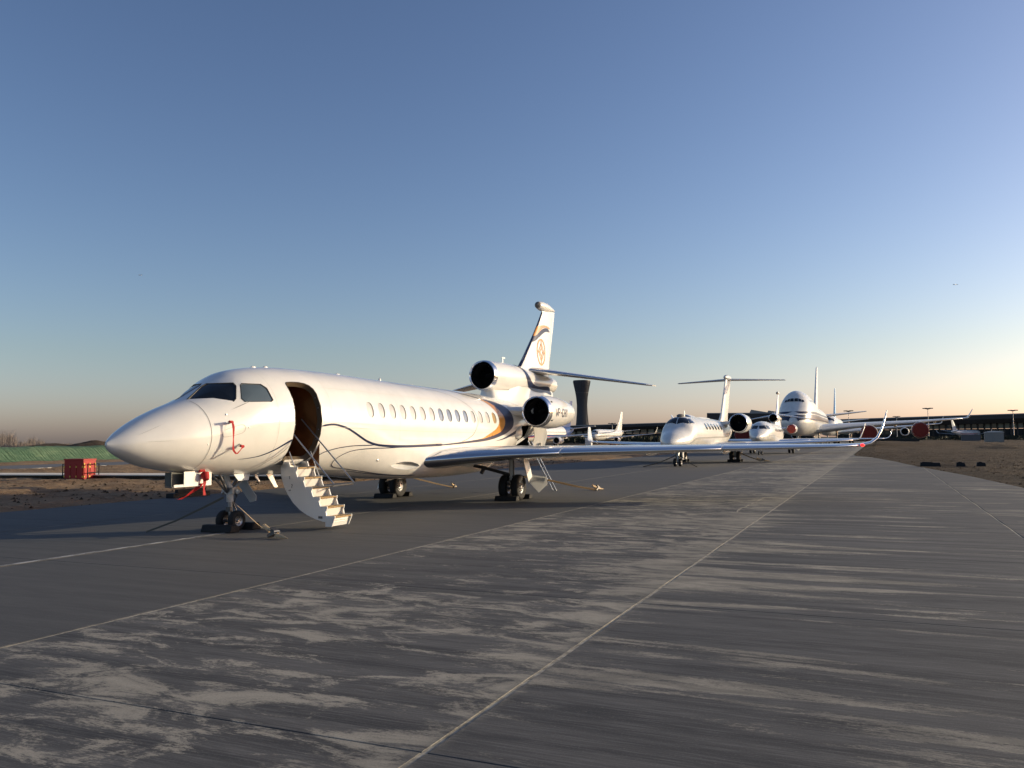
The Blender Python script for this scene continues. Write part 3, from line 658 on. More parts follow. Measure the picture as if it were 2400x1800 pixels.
    for nm, pts, w0, w1, k in (('stripe', [(4.8, 96.1), (5.05, 94.4), (5.29, 94.0), (5.53, 95.2), (5.79, 97.3), (6.07, 101.0), (6.36, 105.3), (6.66, 109.5), (6.95, 112.0), (7.25, 113.0), (7.71, 112.9), (8.51, 112.3), (9.34, 111.3), (10.6, 110)], .045, .05, 130),
                               ('stripe', [(2.562, 132.5), (2.895, 131.5), (3.169, 128.4), (3.433, 122.8), (3.701, 115.6), (3.91, 110.2)], .012, .05, 50),
                               ('pinstripe', [(5.1, 151.6), (5.01, 145.2), (4.98, 134.3), (5.14, 126.3), (5.53, 120.9), (5.99, 117.7), (6.52, 115.6), (7.05, 113.6)], .028, .02, 70),
                               ('pinstripe', [(8.51, 112.9), (7.95, 114.0), (7.16, 116.5), (6.62, 119.8), (6.17, 123.9), (5.9, 130.0), (5.79, 136.9), (5.84, 142.9), (6.0, 147.4), (6.33, 149.6), (6.81, 148.6), (7.32, 146.3), (7.93, 144.2), (8.85, 142.4), (9.56, 141.9)], .016, .03, 110),
                               ('pinstripe', [(5.1, 151.6), (5.49, 155.5), (6.13, 156.2), (6.86, 152.0), (7.56, 147.4), (8.38, 143.8), (9.3, 142.1)], .02, .024, 70),
                               ('panel_seam', [(8.82, 20.4), (9.39, 23.1), (10.37, 26.3), (11.39, 31.5), (12.013, 40.4), (12.504, 52.9), (12.829, 65.8), (12.953, 76.4), (12.953, 83.7), (12.812, 92.0), (12.62, 98.8), (12.22, 104.1), (11.75, 107.2)], .014, .014, 90),
                               ('pinstripe', [(8.94, 14), (10.42, 11), (11.452, 14.4), (12.392, 20.5), (13.069, 29.0), (13.95, 38.6)], .012, .055, 70),
                               ('panel_seam', [(1.74, 12), (1.745, 60), (1.745, 100), (1.74, 140), (1.74, 170)], .008, .008, 50),
                               ('skin_lap', [(5.2, 20), (5.2, 70), (5.2, 92)], .008, .008, 40), ('skin_lap', [(8.2, 12), (8.2, 60), (8.2, 111)], .008, .008, 50), ('skin_lap', [(10.85, 14), (10.85, 60), (10.85, 108)], .008, .008, 50),
                               ('skin_lap', [(5.0, 52), (10, 52), (14.2, 53)], .008, .008, 60), ('skin_lap', [(5.0, 97), (10, 97), (14.2, 97)], .007, .007, 60), ('skin_lap', [(3.4, 8), (3.4, 40), (3.42, 100), (3.42, 150)], .007, .007, 50),
                               ('panel_seam', [(2.0, 86), (2.45, 86.5), (2.47, 96), (2.02, 95.5), (2.0, 86)], .006, .006, 40), ('panel_seam', [(3.3, 154), (3.46, 138.8), (3.704, 127.5), (3.89, 116.5)], .008, .012, 40),
                               ('panel_seam', [(3.588, 153.2), (3.767, 140.2), (3.9, 130.1)], .008, .012, 30),
                               ('panel_seam', [(.42, 62), (.85, 52)], .008, .006, 16), ('panel_seam', [(.5, 88), (1.0, 91)], .008, .006, 16)):
        stroke(b0, pts, w0, w1, nm, M['seam' if nm == 'panel_seam' else 'seamlight' if nm == 'skin_lap' else 'navy'], root, k)
    NO = [(10.50, 110.9), (11.82, 109.0), (13.53, 106.6), (14.69, 102.3), (15.29, 99.1), (15.76, 92.4), (15.9, 80.3), (15.9, 66), (15.724, 54.0), (15.207, 43.5), (14.51, 39.0), (14.02, 37.9)]
    NI = [(10.58, 109.6), (11.82, 107.2), (13.11, 104.5), (13.54, 103.3), (14.28, 99.6), (14.76, 95.9), (15.006, 89.7), (15.101, 81.5), (15.081, 71.2), (14.847, 58.6), (14.538, 47.2), (13.99, 38.8)]
    GI = [(13.04, 104.5), (13.39, 102.7), (13.97, 96.6), (14.35, 91.7), (14.563, 84.5), (14.633, 76.4), (14.543, 64.7), (14.309, 52.1), (13.975, 41.3)]
    band(b0, NO, NI, 'navy_swoosh', M['navy'], root, 70, 8)
    band(b0, resample(NI, 60)[22:], GI, 'gold_swoosh', M['gold'], root, 60, 6)
    band(b0, [(14.28, 107.4), (15.13, 107.1), (16.05, 104.6), (16.25, 103)], [(14.28, 107.2), (15.12, 104.9), (15.94, 99.7), (16.25, 96)], 'navy_swoosh', M['navy'], root, 20, 4)
    def fin_band(A, B, name, mt, parent, fn=None):
        A = resample(A, 80); B = resample(B, 80); q = MB(); q.grid([[(fn or finp)(*(A[i] + (B[i] - A[i]) * k / 10)) for k in range(11)] for i in range(80)]); q.build(name, M[mt], parent)
    fin_band([(20.83, 6.5), (21.09, 6.61), (21.53, 6.71), (21.98, 6.75), (22.32, 6.73), (22.53, 6.68)], [(20.55, 6.12), (20.87, 6.22), (21.25, 6.42), (21.59, 6.59), (21.98, 6.66), (22.43, 6.64)], 'gold_swoosh', 'gold', fin)
    fin_band([(20.54, 6.12), (20.87, 6.22), (21.25, 6.42), (21.75, 6.61), (22.21, 6.64), (22.47, 6.53)], [(20.36, 5.88), (20.7, 5.96), (21.19, 6.19), (21.64, 6.39), (22.03, 6.49), (22.45, 6.51)], 'navy_swoosh', 'navy', fin)
    fin_band([(18.38, 4.76), (18.51, 4.56), (18.65, 4.24), (18.88, 4.02), (19.27, 3.87), (19.77, 3.8), (20.6, 3.8), (21.25, 3.83), (22.0, 3.75)], [(18.66, 4.86), (18.78, 4.60), (19.02, 4.32), (19.38, 4.12), (19.98, 4.04), (20.82, 4.07), (21.48, 4.07), (22.1, 3.86)], 'navy_swoosh', 'navy', root)
    lg = MB(); cx, cz, r = 21.35, 5.55, .49
    def add(p, w, cl=False): q = ring_stroke(finp, p, w, cl); lg.add(q.v, q.f)
    add([(cx + r * math.cos(a), cz + r * 1.08 * math.sin(a)) for a in np.linspace(0, 2 * math.pi, 41)[:-1]], .075, True)
    for k in (1.0, .5):
        dd = [(cx + .34 * k, cz), (cx, cz + .40 * k), (cx - .34 * k, cz), (cx, cz - .40 * k)]
        add(dd, .07, True)
    add([(cx, cz + r * 1.08), (cx, cz + .2)], .065); add([(cx, cz - r * 1.08), (cx, cz - .2)], .065); add([(cx - r, cz), (cx - .17, cz)], .065); add([(cx + r, cz), (cx + .17, cz)], .065)
    lg.build('emblem', M['gold'], fin)
    # doorway: reveal, vestibule, open airstair
    reveal(b0, DOOR, .13, 'door_frame', M['trim'], root, .002)
    bb = MB(); bb.grid([[b0.at(*p, .003) for p in DOOR], [b0.at(*((np.array(p) - (4.35, 92)) * (1.045, 1.02) + (4.35, 92)), .0035) for p in DOOR]], 0, True); bb.build('door_seal', M['black'], root)
    v = MB(); v.add([(.95, 3.80, 1.40), (.95, 4.92, 1.40), (-.55, 4.92, 1.40), (-.55, 3.80, 1.40)], [(0, 1, 2, 3)], 1)
    v.add([(1.12, 4.86, 1.3), (-.55, 4.86, 1.3), (-.55, 4.86, 3.4), (.6, 4.86, 3.4), (1.0, 4.86, 3.0), (1.14, 4.86, 2.4)], [(0, 1, 2, 3, 4, 5)], 0)
    v.add([(-.55, 3.8, 1.3), (-.55, 4.9, 1.3), (-.55, 4.9, 3.45), (-.55, 3.8, 3.45)], [(0, 1, 2, 3)], 0).add([(.5, 3.84, 1.3), (-.55, 3.84, 1.3), (-.55, 3.84, 3.45), (.5, 3.84, 3.3)], [(0, 1, 2, 3)], 2)
    v.add([(.55, 3.8, 3.30), (.55, 4.9, 3.30), (-.55, 4.9, 3.38), (-.55, 3.8, 3.38)], [(0, 1, 2, 3)], 2)
    v.box((-.53, 4.3, 2.35), (.03, .04, 1.8), 0, 2)
    v.build('vestibule', [M['wood'], M['carpet'], M['trim']], root, smooth=False, recalc=False)
    for ph in (64, 76, 100, 112): q = MB(); p = b0.at(4.785, ph, -.07); q.ball(p, .016, 8); q.build('door_latch', M['steel'], root)
    arc = [(.86, 1.46), (.78, 1.34), (.79, 1.15), (.87, .93), (.98, .74), (1.12, .57), (1.30, .42), (1.50, .31), (1.72, .23), (1.92, .18), (2.16, .165)]
    saw = [(2.16, .255), (2.02, .27), (1.98, .44), (1.86, .46), (1.80, .64), (1.67, .66), (1.60, .85), (1.46, .87), (1.39, 1.06), (1.25, 1.08), (1.18, 1.28), (1.06, 1.30), (1.00, 1.46)]
    av = MB()
    # door skin: curved shell between the side frames
    av.grid([[(x, y, z) for y in (3.93, 4.60)] for x, z in arc]).grid([[(x + .03, y, z + .045) for y in (3.93, 4.60)] for x, z in arc])
    for y in (3.93, 4.57): av.prism([(x, y, z) for x, z in arc + saw], (0, .03, 0))
    st = av.build('airstair', [M['white']], root, angle=30)
    tr = [(1.08, 1.32), (1.27, 1.10), (1.48, .885), (1.69, .675), (1.88, .475), (2.08, .275)]
    for i, (x, z) in enumerate(tr):
        t = MB(); t.box((x, 4.265, z), (.24, .61, .030)); t.tube([(x + .12, 3.96, z), (x + .12, 4.57, z)], .016, 8); t.build('tread', M['tread'], st)
        rr = MB(); rr.prism([(x - .10, 3.965, z - .01), (x + .09, 3.965, z - .01), (x + .03, 3.965, z - .195), (x - .0, 3.965, z - .195)], (0, .60, 0)); rr.build('riser', M['white'], st, smooth=False)
        for y in (3.955, 4.575):
            q = MB(); q.prism([(x - .11, y - .012, z + .03), (x + .14, y - .012, z + .03), (x + .14, y - .012, z - .02), (x + .06, y - .012, z - .20), (x - .10, y - .012, z - .20)], (0, .024, 0)); q.build('step_bracket', M['white'], st)
    for y, x0, z0 in ((3.97, .80, 2.36), (4.72, .72, 2.42)):
        h = MB(); h.tube([(x0, y, z0), (1.5, y, z0 - (z0 - 1.0) * (1.5 - x0) / (2.16 - x0)), (2.13, y, 1.03), (2.17, y, .99), (2.15, y, .95), (1.95, y, .93), (1.25, y, .86)], .017, 8)
        h.tube([(.98, y, 1.68), (1.3, y, .95), (1.33, y, .72)], .013, 8); h.build('handrail', M['steel'], st)
    h = MB(); h.tube([(1.05, 3.88, .84), (1.05, 4.80, .86)], .014, 8); h.build('handrail_brace', M['steel'], st)
    ms = MB()
    for ch, x, z in (('1', 1.02, 1.08), ('2', 1.08, .90)):
        for ln in LETTERS[ch]: q = ring_stroke(lambda a, b: Vector((a, 3.926, b)), [(x + a * .05, z + b * .07) for a, b in ln], .012); ms.add(q.v, q.f)
    ms.build('step_marking', M['black'], st)
    MB().box((1.86, 3.925, .27), (.10, .015, .05)).build('door_fitting', M['darksteel'], st)
    # equipment hatch under the nose, hanging open
    hb = MB(); hb.box((.31, 1.95, 1.18), (.02, .74, .30)).box((.30, 1.46, 1.055), (.03, .26, .05)); hb.box((0, 2.32, 1.18), (.6, .02, .28)); hb.box((.1, 1.95, 1.045), (.42, .72, .02))
    hb.build('equipment_hatch', M['white'], root, smooth=False)
    q = MB(); q.box((.13, 1.86, 1.18), (.02, .90, .30)); q.box((.22, 1.45, 1.035), (.18, .34, .015)); q.box((.22, 1.275, 1.19), (.17, .012, .28)); q.build('hatch_liner', M['liner'], root, smooth=False)
    # ram air scoop in the wing root fairing
    sc = MB(); c = np.array((8.72, 130.0)); rows = []
    for k, (t, d) in enumerate(((1, 0), (.92, .05), (.75, .13), (.5, .19), (.2, .22), (.01, .22))):
        rows.append([b0.at(*(c + (np.array(p) - c) * t + (.06 * k, 0)), -d) for p in SCOOP])
    sc.grid(rows, 0, True).build('air_scoop', M['lightgrey'], root)
    # baggage bay
    reveal(b0, BAG, .10, 'bay_frame', M['lightgrey'], root)
    bg_ = MB(); bg_.box((.10, 17.5, 2.1), (.02, 1.9, 1.3)); bg_.box((.4, 18.4, 2.1), (.6, .03, 1.2)); bg_.box((.45, 16.6, 2.1), (.7, .03, 1.3), 0); bg_.box((.4, 17.5, 1.55), (.6, 1.8, .03)); bg_.box((.45, 17.5, 2.7), (.7, 1.8, .03))
    bg_.build('baggage_bay', M['black'], root, smooth=False)
    for y, z in ((17.45, 2.35), (17.7, 1.8), (18.0, 2.2)):
        q = MB(); q.box((.35, y, z), (.2, .22, .3)); q.build('bay_equipment', M['darksteel'], root)
    bd = MB(); bd.prism([(.94, 18.3, 2.42), (.98, 18.33, 2.0), (.80, 18.35, 1.5), (1.10, 18.85, 1.46), (1.26, 18.92, 2.0), (1.22, 18.86, 2.45)], (.03, -.02, 0)); bd.build('baggage_door', M['white'], root)
    q = MB(); q.ball(Vector((1.10, 16.42, 2.16)), 1, 14, sc=(.15, .34, .25)); q.build('air_scoop', M['lightgrey'], root); q = MB(); q.box((1.12, 18.6, 1.66), (.03, .05, .22)); q.build('door_strut', M['darksteel'], root)
    # small fuselage fittings
    for y, p, r in ((7.396, 128.3, .035), (2.134, 66.8, .025), (2.6, 92, .018), (1.68, 103, .016)):
        q = MB(); q.ball(b0.at(y, p, 0), r, 8, sc=(.5, 1, 1)); q.build('fuselage_fitting', M['steel'], root)
    for y, p in ((2.14, 79.2), (2.43, 110.2)):
        a = b0.at(y, p, 0); nn = b0.nrm(y, p); q = MB(); q.tube([a, a + nn * .10, a + nn * .11 + Vector((0, -.12, 0))], [.014, .014, .01], 8); q.build('pitot_probe', M['steel'], root)
    ring_stroke(lambda a, b: b0.at(a, b, .004), [(2.42, 63), (2.62, 63.5)], .35).build('panel_seam', M['seam'], root)
JX, JY = -12.95, 10.97
jet = thing('private_jet', 'nearest white private jet with gold and navy swooshes and its airstair door open', 'private jet', (JX, JY, 0))
build_trijet(jet, True)

# ------------------------------------------------------------------ other parked aircraft
def far_plane(root, sp):
    """parked aircraft from a specification: body knots, wing sections, fin, tailplane, engines, gear, livery bands"""
    wm = M[sp.get('paint', 'white2')]
    B = Body(sp['body']); L = B.len; k = sp['body']
    ys = sorted(set(list(np.linspace(0, .12 * L, 30)) + list(np.linspace(.13 * L, L, 40))))
    ys = [y for y in ys]
    B.mesh(ys, 48).build('fuselage', wm, root, angle=60)
    OFF = .018 * max(q[3] for q in k)
    def quad(pts, name, mat, off=.02, m=5):
        a, b, c, d = pts; q = MB()
        q.grid([[B.at(*((np.array(a) * (1 - u) + np.array(b) * u) * (1 - v) + (np.array(d) * (1 - u) + np.array(c) * u) * v), off) for u in np.linspace(0, 1, m)] for v in np.linspace(0, 1, m)])
        return q.build(name, M[mat], root)
    if 'tailpaint' in sp:
        y0, y1, mt = sp['tailpaint']; q = MB(); q.grid([[B.at(y, a, OFF * .6) for a in range(-150, 151, 15)] for y in np.linspace(y0, y1, 16)]); q.build('tail_cone', M[mt], root)
    for pts in sp['cockpit']:
        for sg in (1, -1): quad([(y, p * sg) for y, p in pts], 'cockpit_window', 'glass', OFF)
    for (y0, y1, n, ph, w, h) in sp['windows']:
        for i in range(n):
            y = y0 + (y1 - y0) * i / max(n - 1, 1); q = MB()
            ring = [(y + w / 2 * math.cos(a), ph + h / 2 * math.sin(a)) for a in np.linspace(0, 2 * math.pi, 11)[:-1]]
            q.grid([[B.at(y + (p[0] - y) * t, ph + (p[1] - ph) * t, OFF) for p in ring] for t in (1, .6, .02)], 0, True)
            q.build('cabin_window', M['farglass'], root)
    for (z, y1, w, mt) in sp.get('zstripes', ()):
        pts = []
        for y in np.linspace(0, 1, 110) ** 2 * y1:
            zt = float(pchip(B.k[:, 0], B.k[:, 1], y)); zb = float(pchip(B.k[:, 0], B.k[:, 2], y))
            if not pts and zb < z < zt: pts.append((y, .5))
            elif zb + .03 < z < zt - .03:
                zc = float(pchip(B.k[:, 0], B.k[:, 4], y)) if B.k.shape[1] > 4 else (zt + zb) / 2; pts.append((y, math.degrees(math.acos((z - zc) / ((zt - zc) if z > zc else (zc - zb))))))
        for sg in (1, -1):
            A, C = [], []
            for y, p in pts: zt = float(pchip(B.k[:, 0], B.k[:, 1], y)); zb = float(pchip(B.k[:, 0], B.k[:, 2], y)); d = math.degrees(w / (zt - zb) / max(math.sin(math.radians(p)), .3)); A.append((y, sg * max(p - d, 0))); C.append((y, sg * (p + d)))
            band(B, A, C, 'stripe', M[mt], root, 160, 3, OFF * .8)
    for (pts, w, mt, both) in sp['stripes']:
        for sg in ((1, -1) if both else (1,)): stroke(B, [(y, p * sg) for y, p in pts], w, w, 'stripe', M[mt], root, 60, OFF * .8)
    ws = sp['wing']
    for sg in (1, -1):
        wg = wing_mesh(ws, sg, 11).build('wing', wm, root, angle=50)
        nw = sp['wing_metal']
        wing_mesh(lerp_secs(ws, ws[0][1] + nw[0], nw[1], 8), sg, 7, 0, .07, .012).build('slat', M[sp.get('slat', 'lightgrey')], wg, angle=60)
        for x, l in sp.get('fairings', ()):
            yl = np.interp(x, [s[1] for s in ws], [s[0] + s[3] for s in ws]); z = np.interp(x, [s[1] for s in ws], [s[2] for s in ws]); f = MB()
            f.lathe((sg * x, yl - l * .7, z - .08 * l), (0, 1, .03), [(0, .01), (l * .15, .05 * l), (l * .45, .08 * l), (l * .75, .07 * l), (l, .015)], 10); f.build('flap_fairing', M['lightgrey'], wg)
    tl = wing_mesh([(y, x, z, c, tc, 90, 0) for (y, x, z, c, tc) in sp['fin']], 1, 11).build('tail_fin', M[sp.get('finpaint', sp.get('paint', 'white2'))], root, angle=50)
    f0, f1 = sp['fin'][0], sp['fin'][-1]
    if sp.get('tip'): y, z, l, r = sp['tip']; q = MB(); q.lathe((0, y, z), (0, 1, 0), [(0, .01), (.08 * l, r * .7), (.25 * l, r), (.6 * l, r * .85), (l, .02)], 16); q.build('fin_tip_fairing', wm, tl)
    for sg in (1, -1): wing_mesh(sp['tail'], sg, 9).build('tailplane', wm, root, angle=50)
    for (x, y, z, r, l, lip, pyl, cover) in sp['engines']:
        P = [(0, r * .88), (l * .03, r * .94), (l * .1, r * .98), (l * .3, r), (l * .55, r * .95), (l * .8, r * .78), (l, r * .58)]
        for sg in (1, -1):
            nacelle(root, (sg * x, y, z), P, r * .76, l * .06, 'engine', sp.get('paint', 'white2'), sp.get('lip', 'white2'), cover, 0, cover is None, 32)
            q = MB(); q.prism([(sg * x - .12, y + pyl[0], z + r * .6), (sg * x - .12, y + pyl[1], z + r * .6), (sg * x - .12, y + pyl[1] + .5, z + pyl[2]), (sg * x - .12, y + pyl[0] + pyl[3], z + pyl[2])], (.24, 0, 0)) if pyl[2] else q.prism([(sg * k[-8][3] * .5, y + .4, z - .12), (sg * k[-8][3] * .5, y + l * .75, z - .12), (sg * (x - r * .8), y + l * .75, z - .05), (sg * (x - r * .8), y + .6, z - .05)], (0, 0, .25))
            q.build('engine_pylon', wm, root)
    for (x, y, r, w, zt, ax) in sp['gear']:
        for sg in ((1, -1) if x else (1,)):
            g = MB(); g.tube([(sg * x, y, zt), (sg * x, y, r)], r * .28, 10); g.tube([(sg * x - w * 1.4, y, r), (sg * x + w * 1.4, y, r)], r * .2, 8, 1); g.tube([(sg * x, y + r * 1.6, zt), (sg * x, y, r * 1.6)], r * .12, 8, 1)
            gg = g.build('main_gear' if x else 'nose_gear', [M['lightgrey'], M['steel']], root)
            for a in ax:
                for dx in (-w * .95, w * .95): tyre_and_rim(gg, (sg * x + dx, y + a, r), r, w, .52, 6)
            if sp.get('geardoor', True): q = MB(); q.box((sg * x + (w * 2.1 if x else w * 1.8) * (sg if x else 1), y + .1, (zt + r) / 2 + r * .35), (.04, r * 1.6, (zt - r) * .75), 0, 0, 0, .35 * (sg if x else 0)); q.build('gear_door', wm, gg)
    for (x, y, z, a, b, c, mt) in sp.get('blobs', ()): q = MB(); q.ball((x, y, z), 1, 12, sc=(a, b, c)); q.build('antenna', M[mt], root)
    return B

# twin jet with a T tail, second in line
G4 = dict(
    body=[(0, 1.62, 1.55, .04), (.1, 1.74, 1.42, .17), (.4, 1.95, 1.25, .40), (.9, 2.20, 1.10, .64), (1.5, 2.38, 1.0, .86), (2.0, 2.52, .97, .99), (2.4, 2.70, .96, 1.07), (2.8, 3.03, .95, 1.12), (3.2, 3.27, .95, 1.16), (3.7, 3.38, .95, 1.185), (4.4, 3.40, .95, 1.195), (6, 3.40, .95, 1.195), (15, 3.40, .95, 1.195), (17.5, 3.36, 1.12, 1.12), (20, 3.25, 1.62, .88), (22.5, 3.15, 2.2, .5), (24.2, 3.05, 2.7, .15)],
    cockpit=[[(2.58, 2), (3.18, 2), (3.45, 26), (2.95, 43)], [(3.05, 46), (3.55, 29), (3.88, 34), (3.85, 55)]],
    windows=[(7.4, 13.4, 6, 63, .56, 25)],
    stripes=[([(.4, 108), (3, 104), (9, 101), (17, 99)], .035, 'seam', True), ([(.6, 114), (3, 108), (9, 104), (17, 102)], .02, 'seam', True)],
    wing=[(9.6, .9, 1.20, 6.0, .10, 3, 0), (12.3, 5.0, 1.36, 3.9, .09, 3, 0), (16.3, 10.6, 1.62, 1.75, .085, 4, 0), (16.75, 11.0, 1.68, 1.5, .08, 25, 0), (17.0, 11.16, 1.85, 1.35, .07, 62, 0), (17.9, 11.42, 2.55, .95, .07, 74, 0), (18.3, 11.5, 2.95, .6, .07, 76, 0)],
    slat='chrome', wing_metal=(.35, 10.6), fairings=((3, 1.8), (6.2, 1.5)),
    fin=[(18.2, 0, 3.0, 5.2, .09), (19.6, 0, 3.5, 3.9, .10), (20.3, 0, 4.0, 3.35, .10), (23.0, 0, 7.2, 2.6, .10)], tip=(22.6, 7.32, 3.4, .26),
    tail=[(23.6, .08, 7.15, 2.3, .09, -1.5, 0), (25.2, 4.75, 7.06, 1.1, .08, -1.5, 0), (25.4, 4.9, 7.05, .8, .06, -1.5, 0)],
    engines=[(2.15, 15.2, 3.05, .80, 4.2, .2, (0, 0, 0, 0), None)], lip='chrome',
    gear=[(0, 2.75, .27, .19, 1.0, (0,)), (2.1, 13.6, .42, .28, 1.25, (0,))],
    blobs=[(0, 3.9, 3.42, .26, .5, .14, 'seam'), (0, 5.2, 3.45, .03, .12, .42, 'white2'), (0, 12, 3.42, .1, 3.2, .07, 'white2'), (-.5, .9, 1.35, .10, .08, .06, 'steel')])
t = thing('private_jet', 'white twin-engined private jet with a T tail, second in line behind the foreground jet', 'private jet', (-12.45, 53.2, 0)); far_plane(t, G4)
# trijet again, third in line
t = thing('private_jet', 'white private jet with red intake covers, parked between the T-tailed jet and the jumbo jet', 'private jet', (-11.75, 90.0, 0)); build_trijet(t, False)

# four-engined jumbo with an upper deck
def wsec(pts): return [(y, x, z, c, tc, ca, 0) for (y, x, z, c, tc, ca) in pts]
JUMBO = dict(
    body=[(0, 4.5, 4.3, 0.08, 4.35), (0.5, 5.5, 3.5, 0.85, 4.372), (1.4, 6.4, 2.95, 1.6, 4.413), (2.6, 7.5, 2.5, 2.25, 4.467), (4.0, 8.9, 2.2, 2.75, 4.53), (5.2, 9.75, 2.1, 2.98, 4.584), (6.5, 10.1, 2.1, 3.12, 4.643), (8.5, 10.25, 2.1, 3.22, 4.732), (14, 10.2, 2.1, 3.25, 4.89), (20, 9.6, 2.1, 3.25, 4.89), (25, 8.75, 2.1, 3.25, 4.89), (29, 8.4, 2.1, 3.25, 4.89), (46, 8.4, 2.1, 3.25, 4.89), (52, 8.35, 2.6, 3.0, 4.89), (58, 8.2, 3.7, 2.4, 5.95), (64, 7.8, 5.1, 1.4, 6.45), (68.5, 7.2, 6.2, 0.4, 6.7)],
    cockpit=[[(3.15, 1.5), (3.28, 15), (3.78, 13), (3.70, 1.5)], [(3.32, 17), (3.52, 27), (3.9, 24), (3.80, 15)], [(3.58, 29), (3.85, 37), (4.15, 33), (3.95, 26)]],
    windows=[(7, 19, 14, 50, .34, 5), (5, 44, 54, 86, .34, 6)],
    stripes=[], zstripes=[(6.1, 64, .30, 'navy'), (5.25, 64, .75, 'navy')],
    wing=wsec([(19.5, 2.4, 3.2, 15.5, .12, 5), (26.0, 9.6, 3.95, 10.2, .11, 5), (35.5, 22, 4.75, 6.1, .10, 4), (41.3, 29.4, 5.35, 4.0, .09, 6), (41.9, 30.1, 5.5, 3.6, .08, 35), (42.6, 30.5, 6.1, 2.9, .07, 62), (43.9, 31.2, 7.3, 1.6, .07, 64)]),
    wing_metal=(1.0, 29), fairings=((5.5, 5), (11, 5), (16.5, 4.5), (24, 3.5)), finpaint='white2',
    fin=[(52.5, 0, 7.4, 13.5, .09), (57, 0, 9.2, 9.9, .09), (65.6, 0, 18.6, 4.6, .09), (66.4, 0, 19.0, 3.8, .08)],
    tail=wsec([(57.5, .8, 6.6, 8.6, .09, 7), (66.2, 10.9, 7.85, 2.6, .08, 7)]),
    engines=[(11.7, 21.5, 2.45, 1.6, 5.4, .3, (.6, 4.6, 1.6, 3.0), 'cover'), (20.8, 29.5, 3.0, 1.6, 5.4, .3, (.6, 4.6, 1.75, 3.0), 'cover')],
    gear=[(0, 7.8, .62, .42, 2.4, (0,)), (5.5, 32.5, .62, .45, 3.0, (-.75, .75)), (1.9, 35.5, .62, .45, 3.0, (-.75, .75))], geardoor=False)
t = thing('jumbo_jet', 'large white jumbo jet with blue stripes and red covers on its engines', 'jumbo jet', (-13.4, 150, 0)); far_plane(t, JUMBO)
# four-engined wide body behind the jumbo
WIDE = dict(
    body=[(0, 3.9, 3.7, .05), (.6, 4.9, 3.0, .9), (1.8, 5.8, 2.5, 1.7), (3.5, 7.0, 2.2, 2.4), (6, 7.7, 2.1, 2.75), (9, 7.8, 2.1, 2.82), (44, 7.8, 2.1, 2.82), (51, 7.7, 3.0, 2.4), (57, 7.4, 4.4, 1.5), (62, 6.9, 5.6, .4)],
    cockpit=[[(2.6, 3), (2.6, 30), (3.6, 28), (3.7, 3)], [(2.8, 32), (3.2, 55), (4.2, 46), (3.7, 30)]], windows=[(7, 46, 40, 80, .3, 6)], stripes=[([(1, 98), (30, 98), (55, 96)], .4, 'skyblue', True)],
    wing=wsec([(18, 2.2, 3.1, 11.5, .12, 5), (24, 9.6, 3.75, 8.0, .11, 5), (36.3, 28.7, 5.3, 2.6, .10, 5), (36.8, 29.3, 5.6, 2.2, .08, 45), (37.8, 29.8, 7.3, 1.2, .08, 74)]),
    wing_metal=(1, 28), fairings=((7, 5), (13, 4), (19, 3)), finpaint='skyblue',
    fin=[(46.5, 0, 7.0, 12, .09), (50, 0, 8.6, 9.4, .09), (57.5, 0, 17.6, 4.0, .09)], tail=wsec([(52, .8, 6.4, 6.5, .09, 6), (58.5, 9.7, 7.4, 2.5, .08, 6)]),
    engines=[(9.4, 19.5, 2.35, 1.2, 4.6, .3, (.6, 4, 1.5, 3), None), (19.3, 27.0, 3.1, 1.2, 4.6, .3, (.6, 4, 1.5, 3), None)],
    gear=[(0, 6.5, .55, .4, 2.4, (0,)), (5.2, 31, .6, .45, 2.8, (-.7, .7))], geardoor=False)
t = thing('airliner', 'wide-body airliner with a sky blue fin rising right behind the jumbo jet', 'airliner', (-12.6, 232, 0)); far_plane(t, WIDE)
# single-aisle airliners on the far stands
NARROW = dict(
    body=[(0, 2.8, 2.65, .04), (.3, 3.4, 2.2, .55), (1.0, 4.0, 1.75, 1.1), (2.2, 4.85, 1.45, 1.6), (3.6, 5.2, 1.35, 1.84), (6, 5.3, 1.3, 1.88), (26, 5.3, 1.3, 1.88), (31, 5.25, 2.1, 1.5), (35, 5.1, 3.1, .9), (38, 4.9, 3.9, .3)],
    cockpit=[[(1.25, 3), (1.25, 32), (2.0, 28), (2.1, 3)], [(1.35, 35), (1.7, 58), (2.5, 48), (2.1, 32)]], windows=[(5, 28, 34, 80, .28, 9)], stripes=[([(.4, 108), (10, 104), (30, 104)], .25, 'seam', True)],
    wing=wsec([(11.5, 1.6, 1.9, 7.4, .12, 6), (14.5, 5.3, 2.4, 4.8, .11, 6), (20.0, 16.3, 3.45, 1.7, .10, 6), (20.4, 16.9, 3.6, 1.5, .08, 40), (21.2, 17.4, 4.4, 1.1, .08, 74), (22.3, 17.75, 6.0, .5, .08, 78)]),
    wing_metal=(.6, 16), fairings=((5, 3), (9, 2.5)), fin=[(28.5, 0, 4.9, 7.6, .09), (31.2, 0, 6.2, 5.4, .09), (36, 0, 12.3, 2.2, .09)], tail=wsec([(33, .4, 4.5, 3.9, .09, 7), (36.6, 6.8, 5.3, 1.3, .08, 7)]),
    engines=[(4.9, 12.2, 1.55, .92, 4.2, .2, (.4, 3, .85, 2.0), None)], lip='white2', gear=[(0, 4, .35, .25, 1.6, (0,)), (2.9, 17.5, .5, .35, 1.9, (0,))], geardoor=False)
GRP = 'single-aisle airliners parked on the far stands'
t = thing('airliner', 'white airliner with a blue tail, half hidden behind the near jet engine pod', 'airliner', (-76.9, 178, 0), R(0), GRP)
